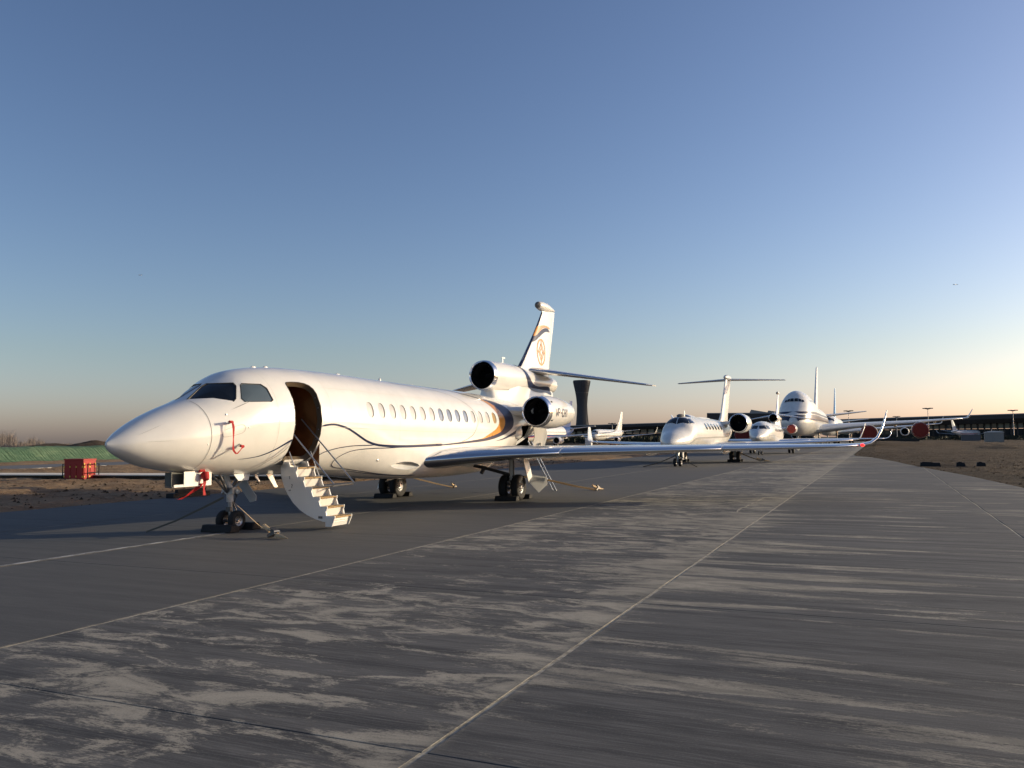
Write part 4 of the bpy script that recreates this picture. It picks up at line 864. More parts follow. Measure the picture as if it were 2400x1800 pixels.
far_plane(t, dict(NARROW, finpaint='blue', stripes=[([(.4, 112), (10, 108), (30, 106)], .3, 'blue', True), ([(.4, 118), (10, 114), (30, 111)], .12, 'redpaint', True)], tailpaint=(28, 37.8, 'blue')))
t = thing('airliner', 'all white airliner with tall winglets parked right of the control tower', 'airliner', (-92.5, 281, 0), 0, GRP); far_plane(t, NARROW)
t = thing('airliner', 'small white airliner with a red mark on its fin, parked at the far right terminal', 'airliner', (62, 640, 0), R(150), GRP); far_plane(t, dict(NARROW, stripes=[([(.4, 104), (30, 104)], .25, 'redpaint', True)]))

# ------------------------------------------------------------------ setting
def fbm(x, y, seed=0, oct=5, sc=.25):
    v = 0; a = 1; t = 0
    for o in range(oct):
        f = sc * 2 ** o; s = seed + o * 17.3
        v += a * (np.sin(x * f * 1.7 + s + 1.3 * np.sin(y * f * 1.1 + s * 2)) * np.sin(y * f * 1.9 + s * 1.7 + 1.1 * np.sin(x * f * .9 + s))); t += a; a *= .55
    return v / t
def sheet(name, x0, x1, y0, y1, nx, ny, zf, mat, keep=None, **props):
    xs = np.linspace(x0, x1, nx); ys = np.linspace(y0, y1, ny); XX, YY = np.meshgrid(xs, ys); ZZ = zf(XX, YY)
    v = np.c_[XX.ravel(), YY.ravel(), ZZ.ravel()]; i = np.arange(nx * ny).reshape(ny, nx)
    f = np.c_[i[:-1, :-1].ravel(), i[:-1, 1:].ravel(), i[1:, 1:].ravel(), i[1:, :-1].ravel()]
    if keep is not None: c = v[f].mean(1); f = f[keep(c[:, 0], c[:, 1])]
    me = bpy.data.meshes.new(name); me.from_pydata(v.tolist(), [], f.tolist()); me.materials.append(mat); me.polygons.foreach_set('use_smooth', [True] * len(me.polygons))
    return link(bpy.data.objects.new(name, me), None, **props)
sheet('ground', -6000, 6000, -3000, 9000, 61, 61, lambda x, y: np.full_like(x, -.32), M['dirtfar'], kind='structure')
# apron edge on the right: curved fillet into the taxi lane
EDGE = np.array([(-20, 9.5), (0, 8.2), (20, 6.0), (28, 5.2), (35.1, 4.7), (44.9, 3.8), (58, 2.1), (70, .9), (81.8, -.6), (87.1, -2.0), (92, -2.45), (114, -2.5), (330, -2.5)], float)
def edge(y): return np.interp(y, EDGE[:, 0], EDGE[:, 1])
XL = -22.62
ap = MB(); yy = list(range(-12, 60, 4)) + [54.57]; yy = sorted(set(y for y in yy if y <= 54.57))
ap.grid([[(XL, y, -.03), (float(edge(y)), y, -.03)] for y in yy]); apron = ap.build('apron', M['black'], None, smooth=False, kind='structure')
g = .010; rows = [-5.43 + 5 * k for k in range(-1, 12)] ; cols = [XL + 5 * k for k in range(7)]
slabmesh = {}
for i, y0 in enumerate(rows):
    y1 = y0 + 5
    for j, x0 in enumerate(cols):
        x1 = x0 + 5
        e0, e1 = float(edge(y0)), float(edge(y1))
        if x0 + .3 > max(e0, e1): continue
        gx = .022
        if x1 < min(e0, e1):
            if 'q' not in slabmesh:
                b = MB(); b.add([(gx, g, 0), (5 - gx, g, 0), (5 - gx, 5 - g, 0), (gx, 5 - g, 0), (gx - .004, g - .003, -.006), (5 - gx + .004, g - .003, -.006), (5 - gx + .004, 5 - g + .003, -.006), (gx - .004, 5 - g + .003, -.006), (gx - .004, g - .003, -.05), (5 - gx + .004, g - .003, -.05), (5 - gx + .004, 5 - g + .003, -.05), (gx - .004, 5 - g + .003, -.05)],
                                [(0, 1, 2, 3)] + [(4 + k, 4 + (k + 1) % 4, (k + 1) % 4, k) for k in range(4)] + [(8 + k, 8 + (k + 1) % 4, 4 + (k + 1) % 4, 4 + k) for k in range(4)])
                o = b.build('concrete_slab', M['concrete'], apron, smooth=False); slabmesh['q'] = o.data
            else: o = link(bpy.data.objects.new('concrete_slab', slabmesh['q']), apron)
            o.location = (x0, y0, 0)
        else:
            def X(y): return min(x1 - gx, float(edge(y)))
            n = 6; ys = [y0 + g + (5 - 2 * g) * k / n for k in range(n + 1)]
            poly = [(x0 + gx, y0 + g)] + [(max(X(y), x0 + gx), y) for y in ys] + [(x0 + gx, y1 - g)]
            pl = []
            for p in poly:
                if not pl or math.dist(p, pl[-1]) > .01: pl.append(p)
            if len(pl) < 3: continue
            b = MB(); b.prism([(x, y, -.05) for x, y in pl], (0, 0, .05)); b.build('concrete_slab', M['concrete'], apron, smooth=False)
for j, x0 in enumerate(cols[1:]):
    yb = 54.57 if x0 < 2.3 else float(np.interp(-x0, -EDGE[::1, 1], EDGE[:, 0])) - .3
    yb = min(yb, 54.57)
    b = MB(); n = 60; b.grid([[(x0 + s * (.0205 if abs(x0 + 2.62) < .1 else .017), -10 + (yb + 10) * k / n, -.004 + .004 * math.sin(k * 2.1)) for s in (-1, 0, 1)] for k in range(n + 1)]); b.build('joint_sealant', M['sealant'], apron)
fa = MB(); yy = [54.57, 58, 64, 70, 76, 81.8, 85, 87.1, 89, 92, 114, 150, 200, 260, 330]; fa.grid([[(XL + (float(edge(y)) - XL) * t, y, 0) for t in np.linspace(0, 1, 6)] for y in yy])
fa.build('apron_lane', M['concretefar'], None, smooth=False, kind='structure')
ln = MB(); ln.grid([[(-12.62 + s * .06 - .07, y, .004) for s in (-1, 1)] for y in np.linspace(-4, 14.0, 30)]); ln.build('painted_line', M['line'], None, kind='structure')
SAND = [(-3.39, 21.94), (-3.47, 23.08), (-3.41, 23.84), (-3.43, 24.47), (-3.38, 25.65), (-3.4, 26.37), (-3.33, 27.54), (-3.05, 27.82), (-2.75, 27.7)]
rs = resample(SAND, 60); b = MB(); b.grid([[(x + random.uniform(-.02, .02) - w, y, .004), (x + random.uniform(-.02, .02) + w, y, .004)] for (x, y), w in ((p, random.uniform(.012, .04)) for p in rs)]); b.build('sand_trail', M['sealant'], None, smooth=False, kind='structure')
# earth either side of the apron
def zl(x, y):
    d = np.clip((XL - x) / 2.5, 0, 1); b = fbm(x, y, 3, 6, .35) * .10 + fbm(x, y, 9, 4, 2.1) * .045
    return -.06 + d * (b * 1.35 + .12) + .10 * np.exp(-((x - XL + 1.2) / .8) ** 2) * (1 + fbm(x, y, 5, 3, .8))
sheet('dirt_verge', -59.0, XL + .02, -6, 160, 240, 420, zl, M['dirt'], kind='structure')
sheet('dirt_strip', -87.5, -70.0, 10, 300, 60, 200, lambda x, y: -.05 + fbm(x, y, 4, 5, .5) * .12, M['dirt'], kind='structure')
def zr(x, y):
    d = np.clip((x - edge(y)) / 2.0, 0, 1); m = np.clip((y - 90) / 60, 0, 1)
    return -.07 + d * (fbm(x, y, 6, 6, .3) * .12 + fbm(x, y, 2, 3, 1.7) * .04 + .09) + m * d * .5 * np.clip(fbm(x, y, 8, 4, .07) + .15, 0, 1)
def rx(s):   # right field follows the curved apron edge
    pass
nx, ny = 150, 330; yv = np.concatenate([np.linspace(15, 100, 230), np.linspace(100.5, 330, 100)]); u = np.linspace(0, 1, nx) ** 1.6
XX = edge(yv)[:, None] + .01 + u[None, :] * 95; YY = np.repeat(yv[:, None], nx, 1); ZZ = zr(XX, YY)
v = np.c_[XX.ravel(), YY.ravel(), ZZ.ravel()]; ii = np.arange(nx * ny).reshape(ny, nx); f = np.c_[ii[:-1, :-1].ravel(), ii[:-1, 1:].ravel(), ii[1:, 1:].ravel(), ii[1:, :-1].ravel()]
me = bpy.data.meshes.new('dirt_field'); me.from_pydata(v.tolist(), [], f.tolist()); me.materials.append(M['dirtbacklit']); me.polygons.foreach_set('use_smooth', [True] * len(me.polygons)); link(bpy.data.objects.new('dirt_field', me), None, kind='structure')
# clods and stones lying on the earth
def clods(name, pts, mat):
    b = MB()
    for (x, y, z, r) in pts:
        vs = [(x + r * random.uniform(.6, 1.2) * sx, y + r * random.uniform(.6, 1.2) * sy, z + r * sz * random.uniform(.5, .9)) for sx, sy, sz in ((1, 0, 0), (0, 1, 0), (-1, 0, 0), (0, -1, 0), (.2, .1, 1))]
        b.add(vs, [(0, 1, 4), (1, 2, 4), (2, 3, 4), (3, 0, 4)])
    b.build(name, mat, None, smooth=False, recalc=False, kind='stuff')
P = []
for k in range(3000):
    x = XL - .2 - abs(random.gauss(0, 9)); y = random.uniform(8, 70); P.append((x, y, float(zl(np.array(x), np.array(y))), abs(random.gauss(0, .045)) + .015))
for k in range(1500):
    y = random.uniform(20, 110); x = float(edge(y)) + .15 + abs(random.gauss(0, 5)); P.append((x, y, float(zr(np.array(x), np.array(y))), abs(random.gauss(0, .04)) + .015))
clods('earth_clods', P, M['mound'])
# kerb of the drain, far taxiway, netted embankment
def bar(name, a, b_, w, h, z, mat, **props):
    a = Vector((*a, 0)); c = Vector((*b_, 0)); d = (c - a).normalized(); n = Vector((-d.y, d.x, 0)) * w; q = MB()
    q.prism([a + Vector((0, 0, z)), c + Vector((0, 0, z)), c + n + Vector((0, 0, z)), a + n + Vector((0, 0, z))], (0, 0, h)); return q.build(name, mat, None, smooth=False, **props)
bar('kerb', (-66, 26.9), (-22.9, 33.4), 2.2, .05, .22, M['kerb'], kind='structure'); bar('drain_bank', (-66, 26.95), (-22.9, 33.45), 2.0, .45, -.23, M['mound'], kind='structure')
sheet('taxiway', -70.2, -58.9, -20, 330, 4, 40, lambda x, y: np.full_like(x, .02), M['asphalt'], kind='structure')
bar('taxiway_kerb', (-58.7, 10), (-58.7, 300), .25, .12, -.05, M['kerb'], kind='structure')
def zem(x, y):
    t = np.clip((-86 - x) / 3.2, 0, 1); return -.1 + 1.62 * t * t * (3 - 2 * t) + t * fbm(x, y, 3, 5, .45) * .16 + fbm(x, y, 8, 3, 1.6) * .06
sheet('netted_embankment', -96, -85.6, 20, 100, 40, 160, zem, M['net'], kind='structure')
sheet('embankment_top', -240, -95.8, -40, 100, 60, 50, lambda x, y: 1.42 + fbm(x, y, 2, 4, .05) * .12, M['dirtfar'], kind='structure')
def mound(name, cx, cy, rx_, ry, h, seed):
    def z(x, y):
        d = np.hypot((x - cx) / rx_, (y - cy) / ry); return 1.25 + h * np.clip(1 - d, 0, 1) ** .8 * (1 + .35 * fbm(x, y, seed, 5, .25)) - .4 * (d > 1)
    sheet(name, cx - rx_, cx + rx_, cy - ry, cy + ry, 50, 50, z, M['mound'], kind='structure')
mound('spoil_mound', -104.5, 80, 6.0, 5, .75, 3); mound('spoil_mound', -98.0, 81.5, 4.6, 4.5, 1.25, 6)
def zmr(x, y): return -.1 + np.clip(fbm(x, y, 5, 5, .13) * 1.3 + .35, 0, 1.4) * 1.25 * np.clip((x - 9) / 8, 0, 1) * np.clip(1 - abs(y - 128) / 24, 0, 1)
sheet('spoil_bank', 8, 110, 102, 154, 160, 90, zmr, M['mound'], kind='structure')
# winter trees on the far left: one hazy belt, nobody could count it
b = MB()
for k in range(2600):
    x = random.uniform(-600, -330); y = random.uniform(110, 330) ; px = 1200 + 1950 * math.tan(math.atan2(x, y) + R(23.73)); h = random.uniform(5, 8.5) * max(.25, 1 - max(px, 0) / 190) * (1 + .35 * math.sin(px * .09))
    if px > 270 or px < -60: continue
    az = math.degrees(math.atan2(-x, y))
    for j in range(14):
        a = random.uniform(0, 6.28); z0 = h * random.uniform(.1, .6); l = h * random.uniform(.2, .45); w = .06
        p = Vector((x + math.cos(a) * .3, y + math.sin(a) * .3, z0)); q = p + Vector((math.cos(a) * l * .55, math.sin(a) * l * .55, l)); s = Vector((math.sin(a) * w, -math.cos(a) * w, 0))
        b.add([p - s, p + s, q], [(0, 1, 2)])
        for m in range(3):
            r = p.lerp(q, random.uniform(.3, 1)); e = r + Vector((random.gauss(0, l * .25), random.gauss(0, l * .25), l * random.uniform(.1, .4))); b.add([r - s * .6, r + s * .6, e], [(0, 1, 2)])
    b.add([(x - .12, y, 0), (x + .12, y, 0), (x, y, h)], [(0, 1, 2)])
b.build('tree_belt', M['twig'], None, smooth=False, recalc=False, kind='stuff')
def at_px(px, Y):   # direction of a picture column, used once to place distant landmarks on the ground
    a = math.atan((px - 1200) / 1950) - R(23.73); return math.tan(a) * Y
def pylon(name, label, x, y, h, arms, w):
    t = thing(name, label, 'pylon' if arms else 'mast', (x, y, 0)); b = MB()
    for sx, sy in ((1, 1), (1, -1), (-1, 1), (-1, -1)): b.tube([(sx * w, sy * w, 0), (sx * w * .15, sy * w * .15, h)], .12, 4)
    for k in range(7):
        z = h * k / 7; s = w * (1 - .85 * k / 7); z2 = h * (k + 1) / 7; s2 = w * (1 - .85 * (k + 1) / 7)
        b.tube([(s, s, z), (-s2, s2, z2)], .08, 4).tube([(-s, -s, z), (s2, -s2, z2)], .08, 4)
    b.build('lattice', M['darksteel'], t, smooth=False)
    for k in range(arms): MB().box((0, 0, h * (.62 + .14 * k)), (w * (3.2 - .6 * k), .25, .25), .9).build('cross_arm', M['darksteel'], t, smooth=False)
pylon('power_pylon', 'lattice power pylon on the horizon just left of the jet nose', -420, 208, 16.5, 3, 1.4)
pylon('power_pylon', 'thin distant pylon standing between the two earth mounds', -560, 250, 14, 1, .9)
# red electrical cabinets with railings
def red_cabinet(root, s=1.0):
    b = MB(); b.box((0, 0, .56 * s), (1.30 * s, .78 * s, 1.08 * s)); b.box((0, 0, 1.10 * s), (1.36 * s, .84 * s, .06)); c = b.build('cabinet_body', M['box'], root, smooth=False)
    for k in range(3): q = MB(); q.box((-.42 * s + k * .42 * s, -.40 * s, .48 * s), (.38 * s, .03, .72 * s)); q.build('cabinet_door', M['box'], root, smooth=False)
    for k in range(2): q = MB(); q.box((.66 * s, -.19 * s + .38 * s * k, .48 * s), (.03, .32 * s, .72 * s)); q.build('cabinet_door', M['box'], root, smooth=False)
    for x in (-.62, -.22, .2, .62):
        for z in (.22, .72): MB().box((x * s, -.42 * s, z * s), (.07, .03, .09)).build('hinge', M['yellow'], root, smooth=False)
    for y in (-.36, -.02, .34):
        for z in (.22, .72, .86): MB().box((.68 * s, y * s, z * s), (.03, .07, .09)).build('hinge', M['yellow'], root, smooth=False)
    for x in (-.86, .84):
        r = MB(); r.tube([(x * s, -.3 * s, 0), (x * s, -.3 * s, .86 * s), (x * s, .42 * s, .86 * s), (x * s, .42 * s, 0)], .028, 6).tube([(x * s, -.3 * s, .42 * s), (x * s, .42 * s, .42 * s)], .022, 6); r.build('guard_rail', M['black'], root)
t = thing('electrical_cabinet', 'bright red electrical cabinet with black guard rails on the earth left of the jet nose', 'electrical cabinet', (-38.3, 30.9, -.02), R(4), 'red cabinets beside the apron'); red_cabinet(t)
for (px, Y, lab) in ((1436, 150, 'dark red cabinet beyond the left wingtip of the T-tailed jet'), (1553, 118, 'red cabinet below the nose of the T-tailed jet')):
    c = copy_tree(t); c.location = (at_px(px, Y), Y, 0); c['label'] = lab; c.rotation_euler = (0, 0, 0)
MB().box((-68.6, 205, 1.2), (1.6, 1.2, 2.0)).build('utility_box', M['white2'], None, smooth=False, label='small white box standing below the winglet of the T-tailed jet', category='utility box')
# dark concrete blocks on the earth at right
GB = 'dark blocks lying on the bare earth'
for (x0, x1, y, lab) in ((2.25, 3.4, 57.3, 'long dark log-like block nearest the apron edge'), (4.25, 4.75, 57.6, 'short dark block in the middle of the three'), (5.35, 5.85, 57.7, 'short dark block farthest right of the three')):
    b = MB(); z = .02; b.prism([(x0, y - .2, z), (x0 + .03, y - .15, .27), (x1 - .05, y - .15, .25), (x1, y - .2, z)], (0, .36, 0)); b.prism([(x0 + .1, y - .1, .2), (x0 + .14, y - .1, .31), (x0 + (x1 - x0) * .6, y - .1, .29), (x0 + (x1 - x0) * .65, y - .1, .2)], (0, .2, 0)); b.build('concrete_block', M['chock'], None, smooth=False, label=lab, category='block', group=GB)
b = MB(); b.prism([(-22.55, 21.6, 0), (-22.55, 23.3, 0), (-22.2, 23.3, 0), (-22.2, 21.6, 0)], (0, 0, .16)); b.prism([(-22.45, 21.9, .16), (-22.45, 23.2, .16), (-22.3, 23.2, .16), (-22.3, 21.9, .16)], (0, 0, .12)); b.build('rubber_chock', M['chock'], None, smooth=False, label='spare black rubber chock lying at the apron edge under the red ribbon', category='wheel chock')

# ------------------------------------------------------------------ control tower, terminals, masts
t = thing('control_tower', 'dark flared air traffic control tower rising behind the jet tailplane', 'control tower', (at_px(1364, 800), 800, 0))
prof = [(0, 9.0), (8, 7.6), (18, 6.0), (28, 5.2), (36, 5.0), (44, 5.6), (50, 6.6), (56, 7.9), (60, 8.7), (61, 8.6), (61.5, .01)]
b = MB(); b.lathe((0, 0, 0), (0, 0, 1), prof, 32); b.build('shaft', M['towercl'], t)
for k in range(32):
    a = 2 * math.pi * k / 32; b = MB(); b.tube([(math.cos(a) * (r + .1), math.sin(a) * (r + .1), z) for z, r in prof[:-2]], .22, 4); b.build('rib', M['towerrib'], t)
b = MB(); b.lathe((0, 0, 48), (0, 0, 1), [(0, 6.5), (.6, 6.6)], 32); b.build('ring_band', M['towerrib'], t)
def terminal(label, pa, pb, Y, za, zb, band, glass, depth=60, cols=24, slats=False):
    xa, xb = at_px(pa, Y), at_px(pb, Y); w = xb - xa
    t = thing('terminal_building', label, 'terminal', ((xa + xb) / 2, Y, 0)); h = w / 2
    b = MB(); n = 24; rows = []
    for k in range(n + 1):
        u = k / n; z = za + (zb - za) * u; rows.append([(-h + w * u, -6, z - band), (-h + w * u, -8, z - band * .5), (-h + w * u, -7, z), (-h + w * u, depth, z + .4), (-h + w * u, depth, z - band)])
    b.grid(rows, 0, True); b.f += [(0, 1, 2, 3, 4), tuple(5 * n + q for q in range(5))]; b.mi += [0, 0]; b.build('roof', M['roof'], t, smooth=False)
    b = MB(); b.grid([[(-h + w * u, -7.3, za + (zb - za) * u - .15), (-h + w * u, -7.1, za + (zb - za) * u + .45), (-h + w * u, -4, za + (zb - za) * u + .5)] for u in np.linspace(0, 1, n + 1)]); b.build('roof_edge', M['rooflt'], t, smooth=False)
    zm = min(za, zb) - band
    b = MB(); b.box((0, depth / 2, zm * .38), (w, depth, zm * .76)); b.build('wall', M['facade'], t, smooth=False)
    for k in range(cols):
        x = -h + w * (k + .5) / cols
        z0 = za + (zb - za) * (k + .5) / cols - band
        lt = random.random() < glass
        MB().box((x, -.3, zm * .78 + (z0 - zm * .78) * .5), (w / cols * .92, .3, (z0 - zm * .78))).build('window_pane', M['facadelt' if lt else 'facadegl'], t, smooth=False)
        MB().box((x - w / cols / 2, -1.5, z0 / 2), (1.0, 1.0, z0)).build('column', M['roof'], t, smooth=False)
        if glass > .3 and random.random() < .45: MB().box((x, -.3, zm * .52), (w / cols * .9, .4, zm * .26)).build('window_pane', M['facadelt' if random.random() < .4 else 'facadegl'], t, smooth=False)
    return t
terminal('long low terminal building behind the white airliner and the control tower', 1240, 1640, 760, 13.6, 16.0, 5.0, .55)
terminal('tall bronze roofed terminal hall between the T-tailed jet and the jumbo jet', 1660, 1905, 700, 21.8, 20.4, 9.5, .1, 80, 14)
b = None
t3 = terminal('wide dark roofed terminal with tall glazing at the right edge', 1960, 2560, 640, 13.6, 16.2, 5.6, .38, 60, 40)
for px, zz, w, lab in ((1782, 24.5, 9, 'left'), (1818, 23.5, 7, 'right')):
    x = at_px(px, 705); b = MB(); b.prism([(x - w, 703, 21), (x - w * .8, 703, zz), (x + w, 703, 21.4)], (0, 18, 0)); b.build('roof_skylight', M['rooflt'], None, smooth=False, label='wedge shaped skylight on the bronze terminal roof, %s one of two' % lab, category='skylight', group='terminal roof skylights')
def mast(px, Y, h, lab):
    t = thing('light_mast', lab, 'light mast', (at_px(px, Y), Y, 0), 0, 'high light masts of the terminal apron'); b = MB(); b.tube([(0, 0, 0), (0, 0, h)], [.22, .12], 8); b.build('pole', M['grey'], t)
    b = MB(); b.lathe((0, 0, h), (0, 0, 1), [(-.3, .3), (0, 1.3), (.3, 1.3), (.35, .1)], 10); b.build('lamp_ring', M['darksteel'], t)
    for k in range(6): a = k * math.pi / 3; MB().box((math.cos(a) * 1.7, math.sin(a) * 1.7, h + .2), (.9, .9, .4)).build('floodlight', M['darksteel'], t)
mast(1988, 420, 13.6, 'high floodlight mast above the jumbo jet tailplane'); mast(2174, 420, 14.0, 'high floodlight mast above the outer engine of the jumbo jet'); mast(2373, 460, 13.4, 'high floodlight mast nearest the right edge'); mast(2100, 560, 13.5, 'short floodlight mast just right of the near winglet')
mast(1434, 420, 9.6, 'lone floodlight mast right of the white airliner fin')
# grey equipment shed and site units at right
t = thing('equipment_shed', 'grey equipment shed with an arched roof on the earth at far right', 'shed', (at_px(2326, 238), 238, .1), R(-3))
b = MB(); b.box((0, 0, 1.25), (4.1, 3, 2.5)); b.build('wall', M['shed'], t, smooth=False)
b = MB(); b.grid([[(x, y, 2.5 + .35 * (1 - (x / 2.2) ** 2)) for x in np.linspace(-2.2, 2.2, 9)] for y in (-1.7, 1.7)]); b.grid([[(x, -1.68, z) for z in (2.45, 2.5 + .35 * (1 - (x / 2.2) ** 2))] for x in np.linspace(-2.2, 2.2, 9)]); b.build('roof', M['lightgrey'], t)
for x in (-1, 1): q = MB(); q.box((x, -1.52, 1.2), (1.7, .06, 2.1)); q.build('door', M['shed'], t, smooth=False)
for px, Y, w, h, mt, lab in ((2272, 300, 5.2, 1.9, 'asphalt', 'low blue grey site container left of the grey shed'), (2110, 290, 10, 1.0, 'facade', 'low dark blast wall right of the near winglet'), (2060, 300, 9, 1.3, 'facade', 'low dark blast wall behind the near winglet')):
    b = MB(); b.box((at_px(px, Y), Y, h / 2), (w, 2.4, h)); b.box((at_px(px, Y), Y, h + .06), (w + .2, 2.6, .12)); b.build('site_container' if 'container' in lab else 'blast_wall', M[mt], None, smooth=False, label=lab, category='container' if 'container' in lab else 'wall')
# dark scrub and service clutter under the terminal line
b = MB()
for k in range(5200):
    px = random.choice((random.uniform(1300, 1700), random.uniform(1300, 1700), random.uniform(2000, 2500))); Y = random.uniform(330, 420); x = at_px(px, Y); h = random.uniform(.6, 3.2) * (1 if px < 1800 else .6); a = random.uniform(0, 3.14); w = random.uniform(.6, 1.5)
    b.add([(x - w * math.cos(a), Y - w * math.sin(a), random.uniform(0, h * .6)), (x + w * math.cos(a), Y + w * math.sin(a), random.uniform(0, h * .6)), (x + random.gauss(0, .5), Y + random.gauss(0, .5), h)], [(0, 1, 2)])
b.build('scrub', M['hedge'], None, smooth=False, recalc=False, kind='stuff')

# ------------------------------------------------------------------ things round the near jet
def J(x, y, z): return Vector((JX + x, JY + y, z))
def chock_pair(x, ys, w, lab, grp='rubber chocks under the jet wheels'):
    for y, wh in ys:
        t = MB(); t.prism([J(x - w / 2, y - .15, 0), J(x - w / 2, y + .15, 0), J(x - w / 2, y + .09, .15), J(x - w / 2, y - .09, .15)], (w, 0, 0)); o = t.build('wheel_chock', M['chock'], None, angle=30, label=lab % wh, category='wheel chock', group=grp)
        bv = o.modifiers.new('bevel', 'BEVEL'); bv.width = .02; bv.segments = 2
chock_pair(.02, ((2.90, 'ahead of'), (3.58, 'behind')), .82, 'long black rubber chock %s the nose wheels')
chock_pair(2.25, ((12.90, 'ahead of'), (13.95, 'behind')), .75, 'black rubber chock %s the near main wheels')
chock_pair(-2.2, ((12.90, 'ahead of'), (13.95, 'behind')), .75, 'black rubber chock %s the far main wheels')
def strap(pts, w, mat, lab, ratchet=None, n=24):
    t = thing('tie_down_strap', lab, 'strap', tuple(pts[-1]), 0, 'tie-down straps holding the near jet'); o = Vector(pts[-1]); p = np.array([tuple(q) for q in pts]); rows = []
    tt = np.linspace(0, len(p) - 1, n)
    for u in tt:
        c = Vector([np.interp(u, range(len(p)), p[:, k]) for k in range(3)]); e = Vector([np.interp(min(u + .1, len(p) - 1), range(len(p)), p[:, k]) - np.interp(max(u - .1, 0), range(len(p)), p[:, k]) for k in range(3)])
        s = e.cross(Vector((0, 0, 1))).normalized(); up = s.cross(e).normalized(); tw = .5; s = s * math.cos(tw) + up * math.sin(tw); up = up * math.cos(tw) - s * math.sin(tw)
        rows.append([c - o + s * w / 2, c - o + up * .004, c - o - s * w / 2, c - o - up * .004])
    b = MB(); b.grid(rows, 0, True); b.build('webbing', mat, t)
    if ratchet:
        c, d = Vector(ratchet[0]) - o, Vector(ratchet[1]); d.z = 0; d.normalize(); a = math.atan2(d.y, d.x); s = ratchet[2]
        b = MB(); b.box(c + Vector((0, 0, .05 * s)), (.22 * s, .10 * s, .05 * s), a, 0, 0, -.35); b.box(c + d * .05 + Vector((0, 0, .11 * s)), (.16 * s, .08 * s, .03 * s), a, 0, 0, .5); b.tube([c + Vector((-.05 * d.y, .05 * d.x, .08 * s)) * 1.2, c + Vector((.05 * d.y, -.05 * d.x, .08 * s)) * 1.2], .03 * s, 8); b.build('ratchet', M['darksteel'], t)
        b = MB(); b.tube([c + d * .1 + Vector((0, 0, .05)), c + d * .25 * s + Vector((0, 0, .03)), c + d * .40 * s + Vector((0, 0, .012))], [.035 * s, .03 * s, .006], 6, 0, True); b.build('loose_end', M['strap'], t)
        b = MB(); b.tube([c - d * .28 * s + Vector((0, 0, .16 * s)), c - d * .12 * s + Vector((0, 0, .10 * s))], .035 * s, 8); b.tube([c - d * .15 * s + Vector((0, 0, .12 * s)), c + d * .12 * s + Vector((0, 0, .05 * s))], .03 * s, 6); b.build('strap_bundle', M['strap'], t)
    return t
strap([J(-.05, 3.08, .72), J(-.35, 2.82, .52), J(-.85, 2.52, .24), J(-1.45, 2.3, .01)], .09, M['strapdark'], 'dark olive strap running left from the nose gear to the ground')
strap([J(.0, 3.14, .72), J(.55, 2.95, .50), J(1.35, 2.6, .20), J(1.85, 2.42, .06)], .04, M['strap'], 'thin tan strap from the nose gear to a ratchet in front of it', (J(1.88, 2.38, .02), (.6, -.2, 0), 1.25))
strap([J(2.4, 13.5, .75), J(2.75, 15.5, .5), J(3.05, 17.2, .22), J(3.28, 18.6, .03)], .11, M['strap'], 'pale tan strap running aft from the near main gear past the ladder', (J(3.3, 18.75, .01), (.25, 1, 0), 1.15))
strap([J(-2.3, 13.7, .80), J(-2.45, 15.5, .5), J(-2.65, 17.5, .2), J(-2.72, 18.7, .03)], .075, M['strap'], 'tan strap running aft from the far main gear under the belly', (J(-2.75, 18.85, .01), (-.2, 1, 0), 1.1))
# aluminium ladder up to the baggage bay
t = thing('ladder', 'aluminium ladder leaning up behind the wing to the open baggage bay', 'ladder', tuple(J(1.85, 18.1, 0)))
A, Bt = Vector((0, 0, .02)), Vector((-.72, -.62, 1.85)); sd_ = Vector((.20, -.23, 0)).normalized() * .19
for s in (-1, 1): b = MB(); b.tube([A + sd_ * s, Bt + sd_ * s], .026, 6); b.build('rail', M['alu'], t); b = MB(); b.ball(A + sd_ * s, .035, 8); b.build('foot', M['lightgrey'], t)
for k in range(1, 7): p = A.lerp(Bt, k / 6.6); b = MB(); b.tube([p - sd_, p + sd_], .018, 6); b.build('rung', M['alu'], t)
# red covers and ribbons
def ribbon(lab, pts, w, extra=None, name='warning_ribbon'):
    t = thing(name, lab, 'ribbon', tuple(pts[0]), 0, 'red ribbons hanging from the jet nose'); o = Vector(pts[0]); p = np.array([tuple(Vector(q) - o) for q in pts]); n = 26; b = MB(); rows = []
    for i, u in enumerate(np.linspace(0, len(p) - 1, n)):
        c = Vector([np.interp(u, range(len(p)), p[:, k]) for k in range(3)]); a = .7 * math.sin(u * 2.3) ; s = Vector((math.sin(a) * .4, math.cos(a), 0)).normalized() * w / 2
        rows.append([c - s, c + s])
    b.grid(rows); b.build('ribbon_strip', M['ribbon'], t)
    return t, o
pa, pb = JB.at(2.14, 79.2, .13) + Vector((JX, JY, 0)), JB.at(2.43, 110.2, .13) + Vector((JX, JY, 0))
t, o = ribbon('red ribbon looped between two probe covers on the side of the jet nose', [pa, pa + Vector((.03, .0, -.12)), pa + Vector((.02, .01, -.34)), pa + Vector((.0, .03, -.56)), pb + Vector((.0, -.20, -.16)), pb + Vector((.02, -.08, -.05)), pb], .055)
for q in (pa, pb):
    b = MB(); b.tube([q - o + Vector((-.05, .05, .0)), q - o + Vector((.01, -.10, .01))], [.03, .022], 10); b.build('probe_cover', M['ribbon'], t)
ph = Vector((JX + .36, JY + 2.05, 1.34))
t, o = ribbon('short red ribbon under the red plug below the jet nose', [ph + Vector((.03, 0, -.08)), ph + Vector((.04, 0, -.25)), ph + Vector((.04, -.02, -.36)), ph + Vector((.05, -.01, -.5))], .07)
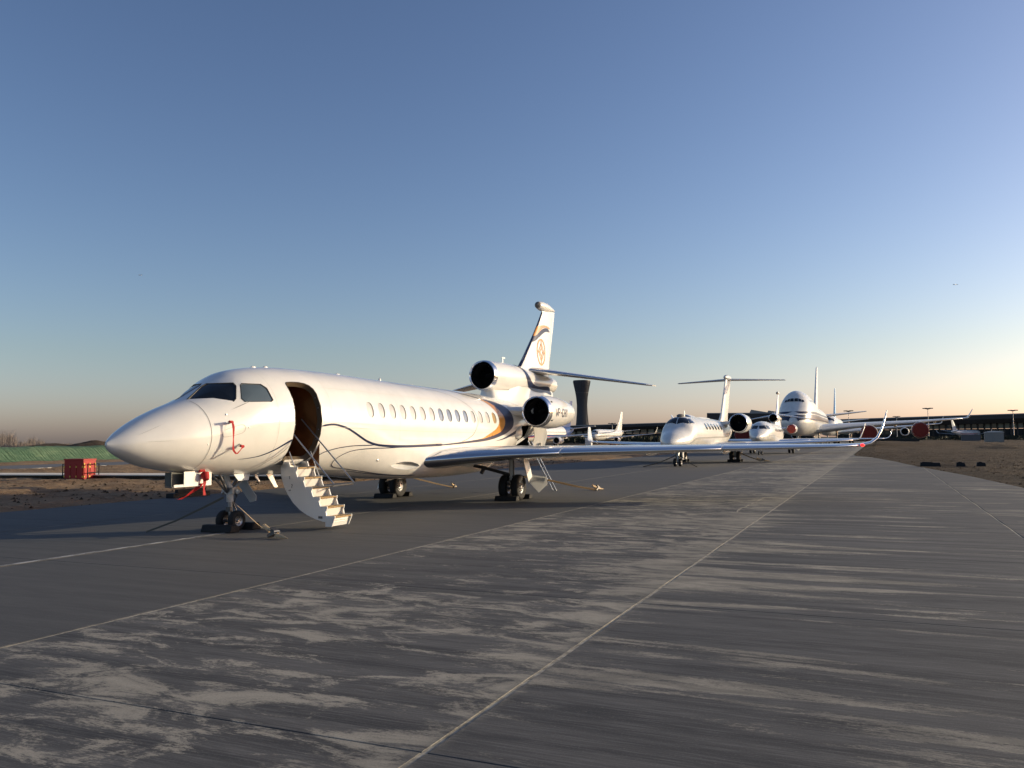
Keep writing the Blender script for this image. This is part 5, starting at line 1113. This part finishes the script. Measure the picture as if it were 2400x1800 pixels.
b = MB(); b.lathe((.02, 0, -.02), (.5, -.2, -1), [(-.05, .03), (-.045, .085), (.02, .08), (.1, .06), (.105, .01)], 14); b.tube([(-.02, -.12, .08), (-.0, .0, .07)], .03, 8); b.build('red_plug', M['ribbon'], t)
ribbon('long dark red ribbon trailing aft of the open nose hatch to the ground', [ph + Vector((-.02, -.02, -.26)), ph + Vector((-.08, -.12, -.38)), ph + Vector((-.14, -.3, -.5)), ph + Vector((-.2, -.42, -.56))], .12)
for dx, y in ((2.1, 13.05), (2.1, 14.2), (-2.1, 13.05), (-2.1, 14.2)):
    b = MB(); b.prism([(-12.45 + dx - .5, 53.2 + y - .17, 0), (-12.45 + dx - .5, 53.2 + y + .17, 0), (-12.45 + dx - .5, 53.2 + y, .2)], (1.0, 0, 0)); b.build('wheel_chock', M['chock'], None, smooth=False, label='black chock %s the %s main wheels of the T-tailed jet' % ('ahead of' if y < 13.6 else 'behind', 'right-hand' if dx > 0 else 'left-hand'), category='wheel chock', group='chocks under the T-tailed jet')
strap([Vector((-10.1, 67.4, .7)), Vector((-9.4, 67.9, .35)), Vector((-8.6, 68.3, .03))], .14, M['strap'], 'orange tan strap beside the right-hand main wheels of the T-tailed jet', (Vector((-8.5, 68.4, .01)), (1, .4, 0), 1.6))
# low tie straps at the second jet
for x0, y0, x1, y1, lab in ((-12.5, 56.0, -14.4, 54.3, 'dark strap left of the nose gear of the T-tailed jet'), (-12.3, 56.0, -10.9, 54.6, 'dark strap right of the nose gear of the T-tailed jet')):
    tt = thing('tie_down_strap', lab, 'strap', (x1, y1, 0), 0, 'straps at the nose gear of the T-tailed jet'); b = MB(); b.tube([(x0 - x1, y0 - y1, .75), ((x0 - x1) * .4, (y0 - y1) * .4, .22), (0, 0, .02)], .03, 6); b.build('webbing', M['strapdark'], tt)
for px, pyz, d, lab in ((322, 148, 1, 'tiny white airliner high in the sky at left'), (2252, 128, 2, 'tiny pale airliner high in the sky at right')):
    Y = 2600; x = at_px(px, Y); rr = math.hypot(x, Y); t = thing('distant_airliner', lab, 'airliner', (x, Y, 0), 0, 'aircraft in flight')
    a = math.atan((px - 1200) / 1950); z = rr * math.cos(a) * ((1030 - (633 if d == 1 else 674)) / 1950) + 2; t.location.z = z
    k = .55 if d == 1 else .35; q = MB(); q.lathe((-18 * k, 0, 0), (1, 0, 0), [(0, .2), (4 * k, 2 * k), (30 * k, 2 * k), (38 * k, .3)], 10); q.build('fuselage', M['white'], t)
    q = MB(); q.prism([(-2 * k, -16 * k, 0), (4 * k, 0, -.5), (8 * k, 0, -.5), (0, -16 * k, 0)], (0, 0, .5)); q.prism([(-2 * k, 16 * k, 0), (4 * k, 0, -.5), (8 * k, 0, -.5), (0, 16 * k, 0)], (0, 0, .5)); q.build('wing', M['white'], t)
    q = MB(); q.prism([(-17 * k, -.2, 1), (-17 * k, -.2, 6 * k), (-14 * k, -.2, 6 * k), (-9 * k, -.2, 1)], (0, .4, 0)); q.build('tail_fin', M['white'], t)
